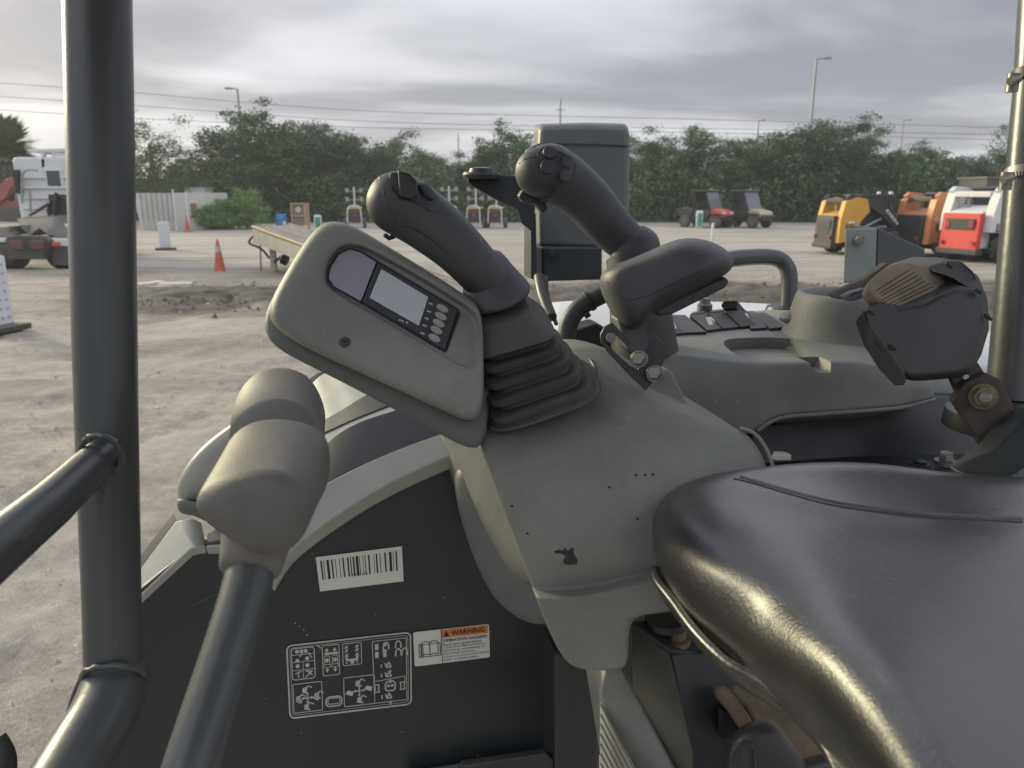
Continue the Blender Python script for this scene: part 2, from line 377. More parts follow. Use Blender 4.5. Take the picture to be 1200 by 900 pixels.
# near yard: one sheet, finely divided close by and running out past the horizon
xs = np.concatenate([[-900, -300, -120, -60, -30], np.arange(-16, -9, .5), np.arange(-9, 9, .07), np.arange(9, 16, .5), [30, 60, 120, 300, 900]])
ys = np.concatenate([[-400, -60, -15, -4], np.arange(-1, 1, .25), np.arange(1, 24, .07), np.arange(24, 60, .4), [62, 70, 90, 150, 300, 900, 2500]])
X, Y = np.meshgrid(xs, ys); d_ = np.hypot(X, Y)
H = (vnoise(X*.5, Y*.9, 1)-.5)*.10 + (vnoise(X*1.7, Y*3.1, 2)-.5)*.06 + (vnoise(X*5, Y*6, 3)-.5)*.020 + (vnoise(X*13, Y*13, 4)-.5)*.016
berm = np.exp(-((Y + (vnoise(X*.35, Y*0, 9)-.5)*4 - 15.5)/1.0)**2)*(X > -8); H += berm*(.05 + .10*vnoise(X*2.2, Y*3.5, 5) + .05*vnoise(X*7, Y*8, 6))
for (x0, x1, x2, w_) in ((-4.5, .30, -.010, .17), (-3.0, .30, -.010, .17), (-7.5, .55, -.018, .2), (-5.6, .55, -.018, .2), (1.5, -.35, .0, .18), (3.2, -.35, .0, .18)):
    e_ = X - (x0 + x1*Y + x2*Y*Y); H += -.014*np.exp(-(e_/w_)**4) + .008*np.exp(-((np.abs(e_)-w_*1.25)/.09)**2) + .006*np.exp(-(e_/w_)**4)*np.sign(np.sin(Y*26 + e_*14))
H *= np.clip((26-Y)/8, 0.12, 1)*np.clip((14-np.abs(X))/4, 0, 1)*(Y > .9)*(Y < 60)
V_ = np.stack([X.ravel(), Y.ravel(), H.ravel()], 1); nx, ny = len(xs), len(ys)
i_ = (np.arange(ny-1)[:, None]*nx + np.arange(nx-1)[None]).ravel(); F_ = np.stack([i_, i_+1, i_+nx+1, i_+nx], 1)
def np_mesh(name, V, F, m=None):
    me = bpy.data.meshes.new(name); k = F.shape[1]
    me.vertices.add(len(V)); me.vertices.foreach_set('co', V.astype(np.float32).ravel()); me.loops.add(F.size); me.loops.foreach_set('vertex_index', F.astype(np.int32).ravel())
    me.polygons.add(len(F)); me.polygons.foreach_set('loop_start', (np.arange(len(F))*k).astype(np.int32)); me.polygons.foreach_set('loop_total', np.full(len(F), k, np.int32)); me.update(); me.validate()
    if m: me.materials.append(m)
    return me
me = np_mesh('ground', V_, F_, GM); me.polygons.foreach_set('use_smooth', [True]*len(me.polygons))
go = bpy.data.objects.new('ground', me); C.objects.link(go); go['kind'] = 'structure'; go['label'] = 'pale rutted dirt yard with a darker mulch berm'
# loose stones and clods
n = 2600; yy = 1.6 + rng.random(n)**1.3*20; xx = (rng.random(n)-.5)*1.5*yy - .25*yy*(yy < 8); sz = rng.uniform(.006, .022, n)*(1+yy*.05)
dirs = np.array([(1, 0, 0), (-.5, .87, 0), (-.5, -.87, 0), (0, 0, .8)]); V = []; F = []
for i in range(n):
    a = rng.random()*6.28; ca, sa = math.cos(a), math.sin(a); b = len(V); q = dirs*rng.uniform(.5, 1.3, (4, 1))*sz[i]
    V += [(xx[i]+ca*v[0]-sa*v[1], yy[i]+sa*v[0]+ca*v[1], v[2]+.012) for v in q]; F += [(b, b+1, b+3), (b+1, b+2, b+3), (b+2, b, b+3)]
o = bpy.data.objects.new('loose_stones', np_mesh('loose_stones', np.array(V), np.array(F), mat('stone_chips', (.33, .31, .28), .9, var=.6, scale=3))); C.objects.link(o); tag(o, 'small stones and clods scattered over the dirt yard', 'stones', kind='stuff')
n = 1500; yy = rng.normal(15.2, 1.1, n); xx = rng.uniform(-7.5, 9, n); sz = rng.gamma(2.0, .012, n) + .012; V = []; F = []
for i in range(n):
    a = rng.random()*6.28; ca, sa = math.cos(a), math.sin(a); b = len(V); q = dirs*rng.uniform(.5, 1.5, (4, 1))*sz[i]
    V += [(xx[i]+ca*v[0]-sa*v[1], yy[i]+sa*v[0]+ca*v[1], v[2]+.05) for v in q]; F += [(b, b+1, b+3), (b+1, b+2, b+3), (b+2, b, b+3)]
o = bpy.data.objects.new('mulch_clods', np_mesh('mulch_clods', np.array(V), np.array(F), mat('clod_soil', (.075, .065, .055), .95, var=.6, scale=3))); C.objects.link(o); tag(o, 'dark clods and wood chips along the low mulch berm', 'mulch', kind='stuff')

# ------------------------------------------------------------------ foliage
def leaf_mat(name, c1, c2):
    m = bpy.data.materials.new(name); m.use_nodes = True; t = m.node_tree; b = t.nodes['Principled BSDF']; b.inputs['Roughness'].default_value = .6; b.inputs['Specular IOR Level'].default_value = .3
    tcn = N(t, 'ShaderNodeTexCoord'); n = N(t, 'ShaderNodeTexNoise', Scale=.9, Detail=5.0, Roughness=.7); L(t, tcn.outputs['Object'], n.inputs['Vector'])
    oi = N(t, 'ShaderNodeObjectInfo'); f = M(t, 'ADD', M(t, 'MULTIPLY', n.outputs['Fac'], 1.6), M(t, 'SUBTRACT', M(t, 'MULTIPLY', oi.outputs['Random'], .5), .65))
    mx = N(t, 'ShaderNodeMix', data_type='RGBA', clamp_factor=True); L(t, f, mx.inputs[0]); mx.inputs[6].default_value = (*c1, 1); mx.inputs[7].default_value = (*c2, 1); L(t, mx.outputs[2], b.inputs['Base Color'])
    return m
LEAF = leaf_mat('tree_leaves', (.040, .076, .038), (.090, .155, .060)); LEAFL = leaf_mat('bush_leaves', (.11, .19, .06), (.20, .32, .10)); LEAFG = leaf_mat('pale_leaves', (.10, .14, .08), (.17, .23, .12))
BARK = mat('bark', (.10, .085, .07), .9, var=.3, scale=6, bump=.01, bscale=20)
def crown(seed, nclump, nleaf, rx, rz, zc, size, spread=.34, gaps=.0, low=-1.):
    """leaf-sized faces gathered in irregular clumps through an uneven crown"""
    g = np.random.default_rng(seed); cs = []
    while len(cs) < nclump:
        v = g.normal(size=3); v /= np.linalg.norm(v); r = g.uniform(.35, 1.0)**.55
        lump = 1 + .28*math.sin(v[0]*4+seed) * math.cos(v[2]*5+seed*2) + .18*math.sin(v[1]*7+seed*3)
        p = v*r*lump
        if p[2] < low: continue
        cs.append((p*np.array([rx, rx, rz]) + np.array([0, 0, zc]), g.uniform(.6, 1.35)))
    P_ = []; 
    for c, s in cs:
        k = int(nleaf*s); q = g.normal(size=(k, 3))*np.array([1, 1, .62])*spread*s + c; P_.append(q)
    # outer spray of shoots
    P_ = np.concatenate(P_); k = len(P_); a = g.normal(size=(k, 3)); a /= np.linalg.norm(a, axis=1)[:, None]; a[:, 2] *= .6
    b = np.cross(a, g.normal(size=(k, 3))); b /= np.linalg.norm(b, axis=1)[:, None] + 1e-6; s = (g.uniform(.6, 1.35, k)*size)[:, None]
    V = np.stack([P_-a*s*1.1, P_-b*s*.55, P_+a*s*1.1, P_+b*s*.55], 1).reshape(-1, 3); F = np.arange(k*4).reshape(-1, 4); return V, F, cs
def limb_mesh(cs, h, r, seed, nl=9):
    g = random.Random(seed); bm = B(); top_ = Vector((0, 0, h)); sweep(bm, smooth_line([(0, 0, -.1), (g.uniform(-.1, .1), g.uniform(-.1, .1), h*.4), (g.uniform(-.2, .2), g.uniform(-.2, .2), h)], 3), np.linspace(r, r*.5, 7).tolist(), 9)
    for c, s in g.sample(cs, min(nl, len(cs))):
        z0 = g.uniform(h*.35, h); e = Vector(c); mid = Vector((e.x*.4, e.y*.4, z0 + (e.z-z0)*.55)); sweep(bm, smooth_line([(0, 0, z0), mid, e], 3), np.linspace(r*.42, r*.10, 7).tolist(), 6)
    me = bpy.data.meshes.new('trunk'); bm.to_mesh(me); bm.free(); me.materials.append(BARK); return me
def make_crown(kind, seed, m, **kw):
    V, F, cs = crown(seed, **kw); return np_mesh('crown', V, F, m), cs
protos = []
for s_ in range(5):
    me, cs = make_crown('t', s_+11, LEAF, nclump=170, nleaf=170, rx=3.1, rz=3.5, zc=4.4, size=.088, spread=.33, low=-1.15); protos.append((me, limb_mesh(cs, 5.2, .2, s_)))
me, cs = make_crown('t', 31, LEAF, nclump=120, nleaf=100, rx=2.6, rz=3.6, zc=4.2, size=.08, spread=.30, low=-1.2); loose_p = (me, limb_mesh(cs, 6.4, .16, 31, 26))
me, cs = make_crown('t', 35, LEAFG, nclump=60, nleaf=50, rx=1.3, rz=3.6, zc=5.0, size=.075, spread=.26); slim_p = (me, limb_mesh(cs, 7, .12, 35, 22))
def tree(label, px, Y, htop, proto, wx=1.0, name='broadleaf_tree', cat='tree', group='trees along the far edge of the yard', base=8.4):
    """tree whose foot stands at distance Y and whose top reaches image row htop"""
    g_ = GY(px, 227, Y); h = CAMZ + (227-htop)/900*Y*CP; k = h/base
    r = bpy.data.objects.new(name, None); C.objects.link(r); r.location = (g_.x, Y, 0); r.rotation_euler = (0, 0, random.uniform(0, 6.28)); r.scale = (k*wx*1.18, k*wx*1.18, k); r.empty_display_size = .3
    tag(r, label, cat, group)
    for nm, me in (('crown', proto[0]), ('trunk', proto[1])): c = bpy.data.objects.new(nm, me); C.objects.link(c); c.parent = r
    return r
T_ = [  # label, px, distance, top row, proto, width
 ('loose open-crowned tree just right of the left cab post, over the pale wall', 182, 52, 142, 'L', 1.0),
 ('small dark tree behind the bushes at the end of the white wall', 235, 60, 172, 1, 1.0),
 ('tallest dark tree, rising in front of the left street lamp', 297, 58, 121, 0, 1.0),
 ('rounded dense tree just right of the tallest dark tree', 352, 60, 138, 2, 1.08),
 ('dark tree behind the wooden crate and blue barrel', 325, 64, 158, 3, 1.05),
 ('dense tree behind the green bin', 392, 61, 145, 4, 1.05),
 ('low-topped tree behind the leftmost lighting tower', 430, 63, 163, 0, 1.05),
 ('dark tree above the head of the large joystick', 466, 62, 163, 1, 1.05),
 ('low dark tree left of the gap in the tree line', 500, 66, 176, 3, 1.0),
 ('lowest tree in the gap above the lighting towers', 534, 68, 184, 2, 1.0),
 ('tree right of the gap, behind the flat mirror arm', 566, 62, 168, 4, 1.0),
 ('rounded green tree rising left of the mirror housing', 602, 60, 146, 0, 1.0),
 ('tree mostly hidden behind the mirror housing', 660, 62, 152, 2, 1.0),
 ('tree directly right of the mirror housing', 752, 62, 160, 3, 1.0),
 ('yellow-green tree left of the red utility vehicle', 790, 60, 158, 1, 1.0),
 ('full tree above the red utility vehicle', 826, 60, 150, 4, 1.1),
 ('lower tree between the two right street lamps, above the tan utility vehicle', 872, 63, 168, 0, 1.0),
 ('big tree at the foot of the tallest street lamp', 920, 60, 146, 2, 1.12),
 ('wide tree right of the tallest street lamp', 962, 59, 141, 3, 1.15),
 ('tree behind the yellow skid steer', 1010, 60, 160, 1, 1.05),
 ('tree under the small right street lamp', 1048, 62, 171, 4, 1.0),
 ('tree behind the orange skid steer', 1088, 62, 168, 0, 1.05),
 ('tree behind the white and red skid steer', 1130, 64, 176, 2, 1.0),
 ('tree behind the dark shed at the right', 1176, 60, 176, 3, 1.0),
 ('slim pale-leaved tree standing above the hedge beside the right cab post', 1176, 56, 130, 'S', .9),
 ('tree beyond the right cab post', 1225, 62, 165, 1, 1.1),
 ('tree hidden behind the left cab post', 118, 60, 182, 4, .9)]
for lb, px, Y, ht, pr, w in T_: tree(lb, px, Y, ht, {'L': loose_p, 'S': slim_p}.get(pr) or protos[pr], w, base=8.9 if pr == 'S' else 8.4)
# dense undergrowth at the foot of the trees
V, F, _ = crown(77, 1, 1, 1, 1, 0, .2); Vs = []; 
g = np.random.default_rng(5); k = 70000; px_ = g.uniform(-48, 56, k); hh = g.beta(1.2, 1.3, k)*(3.2 + 1.2*np.sin(px_*.7) + .6*np.sin(px_*2.3)); yy_ = 56 + g.uniform(0, 7, k) - .3*hh + np.where(px_ < -18, 4, 0)
P_ = np.stack([px_, yy_, hh], 1); a = g.normal(size=(k, 3)); a /= np.linalg.norm(a, axis=1)[:, None]; b = np.cross(a, g.normal(size=(k, 3))); b /= np.linalg.norm(b, axis=1)[:, None]; s = g.uniform(.08, .18, k)[:, None]
o = bpy.data.objects.new('undergrowth', np_mesh('undergrowth', np.stack([P_-a*s, P_-b*s*.7, P_+a*s, P_+b*s*.7], 1).reshape(-1, 3), np.arange(k*4).reshape(-1, 4), LEAF)); C.objects.link(o); tag(o, 'dark undergrowth filling the foot of the tree line', 'undergrowth', kind='stuff')
bm = B(); prism(bm, [(-60, 66, -.1), (70, 66, -.1), (70, 66, 3.2), (-60, 66, 3.2)], (0, 3, 0)); o = obj('earth_bank', bm, mat('bank_soil', (.035, .04, .03), .95), None, smooth=False); o['kind'] = 'structure'; o['label'] = 'dark overgrown bank behind the trees'
# bushes by the white wall
me, cs = make_crown('b', 41, LEAFL, nclump=90, nleaf=110, rx=1.25, rz=1.0, zc=.95, size=.055, spread=.16, low=-1.1); bp_ = (me, limb_mesh(cs, .9, .05, 41, 12))
def bush(label, px, by, top_, wx, pr=bp_):
    g_ = G(px, by); h = (by-top_)/900*g_.y*CP; r = bpy.data.objects.new('shrub', None); C.objects.link(r); r.location = g_; r.scale = (h/1.95*wx, h/1.95*wx*.8, h/1.95); r.rotation_euler = (0, 0, random.uniform(0, 6)); tag(r, label, 'shrub', 'shrubs at the end of the white wall')
    for nm, me_ in (('crown', pr[0]), ('trunk', pr[1])): c = bpy.data.objects.new(nm, me_); C.objects.link(c); c.parent = r
bush('large round bright green shrub at the right end of the white wall', 290, 268, 222, 1.0)
bush('low olive shrub in front of the white wall beside the far cone', 250, 269, 239, 1.15)
bush('middle shrub between the large and low ones', 272, 269, 234, .9)
me, cs = make_crown('b', 43, LEAF, nclump=30, nleaf=50, rx=1.6, rz=.6, zc=.6, size=.09, spread=.2); bush('dark low shrub left of the blue barrel', 318, 262, 250, 1.2, (me, limb_mesh(cs, .5, .05, 43, 8)))
# palm at the left edge
pr = empty('palm_tree', GY(8, 227, 58)*1.0 - Vector((0, 0, GY(8, 227, 58).z)), 'grey-green fan palm at the left edge behind the white truck', 'palm')
bm = B(); sweep(bm, [(0, 0, 0), (.1, 0, 2.5), (0, 0, 5.0)], [.28, .2, .22], 12); obj('trunk', bm, BARK, pr, world=False)
for i in range(190):
    a = random.uniform(0, 6.28); el = random.uniform(-1.0, 1.4); l = random.uniform(1.7, 2.6); d = Vector((math.cos(a)*math.cos(el), math.sin(a)*math.cos(el), math.sin(el))); s_, u_ = frame_of(d); bm = B(); c = Vector((0, 0, 5.1))
    for k in range(11):
        an = (k-5)/5*1.15; dd = (d*math.cos(an) + s_*math.sin(an)); p0 = c + d*l*.45; p1 = p0 + dd*l*.75 - UP*.25*abs(an); w_ = u_*.0 + frame_of(dd)[0]*.19; bm.faces.new([bm.verts.new(q) for q in (p0, p0 + (p1-p0)*.5 + w_, p1, p0 + (p1-p0)*.5 - w_)])
    sweep(bm, [c, c + d*l*.5], .02, 5); obj('frond', bm, LEAFG, pr, smooth=False, world=False)

# ------------------------------------------------------------------ poles and wires
GALV = mat('galvanised', (.30, .30, .31), .5, metal=.3, var=.1)
def lamp(label, px, y0, Y, arm, tilt=0):
    b = GY(px, 227, Y); h = CAMZ + (227-y0)/900*Y*CP; r = empty('street_lamp', (b.x, Y, 0), label, 'street lamp', 'street lamps beyond the tree line')
    bm = B(); sweep(bm, [(0, 0, 0), (0, 0, h)], [.14, .085], 10); obj('pole', bm, GALV, r, world=False)
    bm = B(); sweep(bm, [(0, 0, h-.05), (arm*.55, 0, h+.05)], .05, 8); obj('arm', bm, GALV, r, world=False)
    bm = B(); box(bm, (arm*.8, 0, h+.03), (abs(arm)*.6, .35, .14)); obj('lamp_head', bm, GALV, r, world=False, bevel=.03)
lamp('tallest street lamp, its head pointing right, above the right trees', 943, 79, 62, 1.0)
lamp('small street lamp between mirror housing and the tallest lamp', 883, 145, 95, .7)
lamp('small faint street lamp right of the tallest one', 1049, 145, 100, .8)
lamp('leftmost street lamp, head pointing left above the tallest dark tree', 288, 111, 66, -.9)
for lb, px, y0, Y, w, nm in (('plain utility pole rising behind the mirror housing', 655, 122, 95, .16, 'utility_pole'), ('thin faint mast in the gap of the tree line', 538, 160, 180, .22, 'utility_pole')):
    b = GY(px, 227, Y); h = CAMZ + (227-y0)/900*Y*CP; r = empty(nm, (b.x, Y, 0), lb, 'pole'); bm = B(); sweep(bm, [(0, 0, 0), (0, 0, h)], [w, w*.8], 8); obj('pole', bm, GALV, r, world=False)
    bm = B(); box(bm, (0, 0, h-1.2), (1.1, .1, .1)); obj('crossarm', bm, GALV, r, world=False)
WIRE = mat('wire', (.12, .12, .13), .6)
for lb, pts in (('topmost overhead wire crossing the whole sky', [(-60, 93), (150, 108), (300, 121), (450, 131), (655, 136), (900, 142), (1260, 152)]), ('middle of the three overhead wires crossing the sky', [(-60, 109), (150, 123), (300, 134), (450, 143), (655, 148), (900, 152), (1260, 160)]), ('lowest of the three overhead wires, just above the trees', [(-60, 125), (150, 138), (300, 145), (450, 150), (655, 153), (900, 157), (1260, 166)])):
    bm = B(); sweep(bm, smooth_line([GY(x, y, 92) for x, y in pts], 6), .028, 5); top('overhead_wire', bm, WIRE, lb, 'wire', 'overhead wires beyond the trees')

# ------------------------------------------------------------------ wall, hut roof, street things
CORR = mat('wall_metal', (.50, .50, .47), .6, var=.08, scale=2, dust=.1)
wl = empty('boundary_wall', G(205, 270), 'low off-white metal wall section with vertical ribs at the left', 'wall')
def GH(px, by, h, Y=None): p = G(px, by); return Vector((p.x, p.y, h))
a0 = G(166, 270); a1 = G(208, 269); a2 = G(272, 268.5); htl = 2.05
k = 14
for i in range(k):
    t = i/k; p = a0.lerp(a1, t); q = a0.lerp(a1, (i+.8)/k); bm = B(); off = Vector((0, .05*(i % 2), 0)); dz = Vector((-.28, 0, 0)) if i == 0 else Vector()
    prism(bm, [p+off, q+off, q+off+UP*htl, p+off+UP*htl+dz], (0, .06, 0)); obj('ribbed_panel', bm, CORR, wl, bevel=.01)
bm = B(); prism(bm, [a1, a2, a2+UP*(htl+.02)+Vector((-.15, 0, 0)), a1+UP*(htl+.02)], (0, .12, 0)); obj('plain_panel', bm, CORR, wl, smooth=False)
for x, h in ((207, 2.25), (222, 2.12)): bm = B(); p = G(x, 270); sweep(bm, [p, p+UP*h], .05, 8); obj('post', bm, WHITEP, wl)
bm = B(); p = G(230, 268.8)+UP*1.1; box(bm, p - Vector((0, .1, 0)), (.3, .1, .75)); obj('notice_plate', bm, mat('notice_red', (.22, .10, .08), .6), wl, bevel=.01)
hu = empty('site_hut', G(236, 263), 'white flat-roofed hut showing just above the pale wall', 'hut')
p = G(237, 262); bm = B(); box(bm, p+UP*1.18, (1.3, 1.8, 2.36)); obj('hut_body', bm, WHITEP, hu, bevel=.03)
bm = B(); box(bm, p+UP*2.39, (1.4, 1.9, .08)); obj('hut_roof', bm, CORR, hu, bevel=.01)
# white folding floor-sign panels on rubber feet
def panel_sign(label, foot, y_top, w, yaw):
    g_ = G(*foot); h = (foot[1]-y_top)/900*g_.y*CP; r = empty('barricade_panel', g_, label, 'barricade', 'white plastic barricade panels', rz=yaw)
    bm = B(); box(bm, (0, 0, h*.53), (w, .07, h*.90)); obj('panel', bm, mat('white_plastic', (.62, .65, .68), .5, var=.05), r, world=False, bevel=.02, seg=3)
    bm = B(); box(bm, (0, 0, h*.98), (w*.7, .06, h*.07)); obj('tab', bm, mat('white_plastic', (.6, .6, .6)), r, world=False, bevel=.01)
    bm = B(); box(bm, (0, 0, h*.055), (w*.75, .06, h*.05)); obj('tab', bm, mat('white_plastic', (.6, .6, .6)), r, world=False, bevel=.01)
    for i in range(7):
        for j in (-1, 0, 1):
            bm = B(); sweep(bm, [(j*w*.27, -.048, h*(.18+i*.115)), (j*w*.27, -.036, h*(.18+i*.115))], .022, 8); obj('dimple', bm, mat('dimple_grey', (.42, .44, .46), .6), r, world=False)
    bm = B(); box(bm, (0, 0, .045), (w*1.6, .42, .09)); obj('foot', bm, mat('tyre_rubber', (.045, .045, .045), .8, var=.2, dust=.3), r, world=False, bevel=.02)
panel_sign('white barricade panel on a black foot in mid yard, right of the left post', (194.5, 293), 260, .40, R(8))
panel_sign('large white barricade panel on a rubber foot at the left edge', (3, 388), 296, .42, R(76))
# cones
CONE = mat('cone_orange', (.50, .10, .06), .55, var=.15, scale=4, dust=.15); CONW = mat('cone_band', (.45, .35, .33), .6)
def cone(label, foot, y_top, band):
    g_ = G(*foot); h = (foot[1]-y_top)/900*g_.y*CP; r = empty('traffic_cone', g_, label, 'traffic cone', 'orange traffic cones', rz=.3); s = h/.9
    bm = B(); loft(bm, [[Vector((math.cos(2*math.pi*k/20)*q, math.sin(2*math.pi*k/20)*q, z)) for k in range(20)] for z, q in ((.03*s, .155*s), (.5*s, .085*s), (.88*s, .03*s), (.9*s, .022*s))]); obj('cone_body', bm, CONE, r, world=False)
    bm = B(); box(bm, (0, 0, .02*s), (.40*s, .40*s, .04*s)); obj('cone_base', bm, CONE, r, world=False, bevel=.01)
    if band: bm = B(); loft(bm, [[Vector((math.cos(2*math.pi*k/20)*q, math.sin(2*math.pi*k/20)*q, z)) for k in range(20)] for z, q in ((.56*s, .080*s), (.7*s, .061*s))], False, False); obj('reflective_band', bm, CONW, r, world=False)
cone('orange traffic cone standing in the open yard left of the ramp', (258, 320), 280, True)
cone('small orange cone farther off by the white wall', (220, 271.5), 252, False)
# blue barrel, crate, green bin
b_ = G(330.5, 268.5); r = empty('blue_barrel', b_, 'blue plastic barrel beside the wooden crate', 'barrel', rz=.1)
bm = B(); loft(bm, [[Vector((math.cos(2*math.pi*k/22)*q, math.sin(2*math.pi*k/22)*q, z)) for k in range(22)] for z, q in ((0, .28), (.03, .31), (.28, .32), (.30, .335), (.33, .32), (.56, .32), (.58, .335), (.61, .32), (.84, .31), (.87, .28))]); obj('drum', bm, mat('barrel_blue', (.05, .18, .48), .4), r, world=False)
bm = B(); box(bm, (.22, -.29, .38), (.16, .02, .22)); obj('paper_label', bm, WHITEP, r, world=False)
c_ = G(353, 269); WOOD = mat('crate_wood', (.22, .16, .12), .8, var=.25, scale=5); r = empty('wooden_crate', c_, 'upright brown wooden crate with a white diamond label', 'crate', rz=-.25)
for nm, c, s in (('frame_post', (-.42, 0, .75), (.09, .5, 1.5)), ('frame_post', (.42, 0, .75), (.09, .5, 1.5)), ('frame_rail', (0, -.22, 1.46), (.76, .07, .08)), ('frame_rail', (0, -.22, .78), (.76, .07, .07)), ('frame_rail', (0, -.22, .06), (.76, .07, .1))): bm = B(); box(bm, c, s); obj(nm, bm, mat('crate_frame', (.36, .27, .18), .8, var=.15), r, world=False, bevel=.005)
for k in range(8): bm = B(); box(bm, (0, -.17, .16+k*.175), (.75, .03, .16)); obj('board', bm, WOOD, r, world=False, bevel=.004)
bm = B(); dm = [(0, -.192, 1.31), (.17, -.192, 1.13), (0, -.192, .95), (-.17, -.192, 1.13)]; prism(bm, dm, (0, .006, 0)); lb_ = obj('diamond_label', bm, WHITEP, r, world=False, smooth=False)
bm = B(); box(bm, (0, -.196, 1.13), (.1, .004, .07)); obj('label_print', bm, INK, lb_, world=False)
def bin_(label, foot, y_top, w, col, two=True):
    g_ = G(*foot); h = (foot[1]-y_top)/900*g_.y*CP; r = empty('delineator_sign', g_, label, 'sign'); bm = B(); loft(bm, [[Vector((math.cos(2*math.pi*k/20)*q*w, math.sin(2*math.pi*k/20)*q*w*.5, z*h)) for k in range(20)] for z, q in ((0, .46), (.02, .5), (.93, .5), (1, .34))]); obj('sign_body', bm, WHITEP, r, world=False)
    bm = B(); loft(bm, [[Vector((math.cos(math.pi + math.pi*k/12)*w*.37, -.02 + math.sin(math.pi + math.pi*k/12)*w*.53, z*h)) for k in range(13)] for z in (.14, .84)], closed=False, cap0=False, cap1=False); obj('green_face', bm, col, r, world=False)
GRN = mat('sign_green', (.03, .28, .18), .5)
bin_('green and white upright bin sign right of the wooden crate', (373, 267), 252, .45, GRN)
bin_('green and white upright sign in front of the red utility vehicle', (819, 267.5), 247, .42, GRN)
p = G(834, 287); bm = B(); sweep(bm, [p, p+UP*.82], .055, 10, roundcap=2); top('marker_post', bm, WHITEP, 'short white marker post in the open yard above the wrist rest', 'post')
p = G(805, 266)+Vector((0, .5, 0)); r = empty('warning_board', p, 'small orange square board left of the red utility vehicle', 'sign'); bm = B(); box(bm, p+UP*1.05, (.34, .04, .34)); obj('board', bm, mat('board_orange', (.65, .25, .05), .5), r); bm = B(); sweep(bm, [p, p+UP*.9], .02, 6); obj('stake', bm, GALV, r)

# ------------------------------------------------------------------ wheels
TYRE = mat('tyre_rubber', (.045, .045, .045), .8, var=.2, dust=.3)
def wheel(parent, c, r, w, rimm, lugs=0, rim=.55):
    c = Vector(c); prof = [(-w/2, r*.62), (-w/2, r*.9), (-w*.38, r), (w*.38, r), (w/2, r*.9), (w/2, r*.62)]; bm = B(); n = 24
    loft(bm, [[c + Vector((math.cos(2*math.pi*k/n)*q, y, math.sin(2*math.pi*k/n)*q)) for k in range(n)] for y, q in prof])
    t = obj('tyre', bm, TYRE, parent, world=False)
    bm = B(); loft(bm, [[c + Vector((math.cos(2*math.pi*k/n)*q, y, math.sin(2*math.pi*k/n)*q)) for k in range(n)] for y, q in ((-w*.52, r*.25), (-w*.52, r*rim), (-w*.4, r*rim*1.05), (w*.4, r*rim*1.05), (w*.52, r*rim), (w*.52, r*.25))]); obj('rim', bm, rimm, t, world=False)
    if lugs:
        for k in range(lugs):
            a = 2*math.pi*k/lugs; bm = B(); d = Vector((math.cos(a), 0, math.sin(a))); rot = Matrix.Rotation(-a, 3, 'Y') @ Matrix.Rotation(.5, 3, 'X'); box(bm, c + d*r + Vector((0, -w*.22, 0)), (.05, w*.5, .05), rot); box(bm, c + Matrix.Rotation(-.12, 3, 'Y') @ d*r + Vector((0, w*.22, 0)), (.05, w*.5, .05), Matrix.Rotation(-a, 3, 'Y') @ Matrix.Rotation(-.5, 3, 'X')); obj('lug', bm, TYRE, t, world=False)
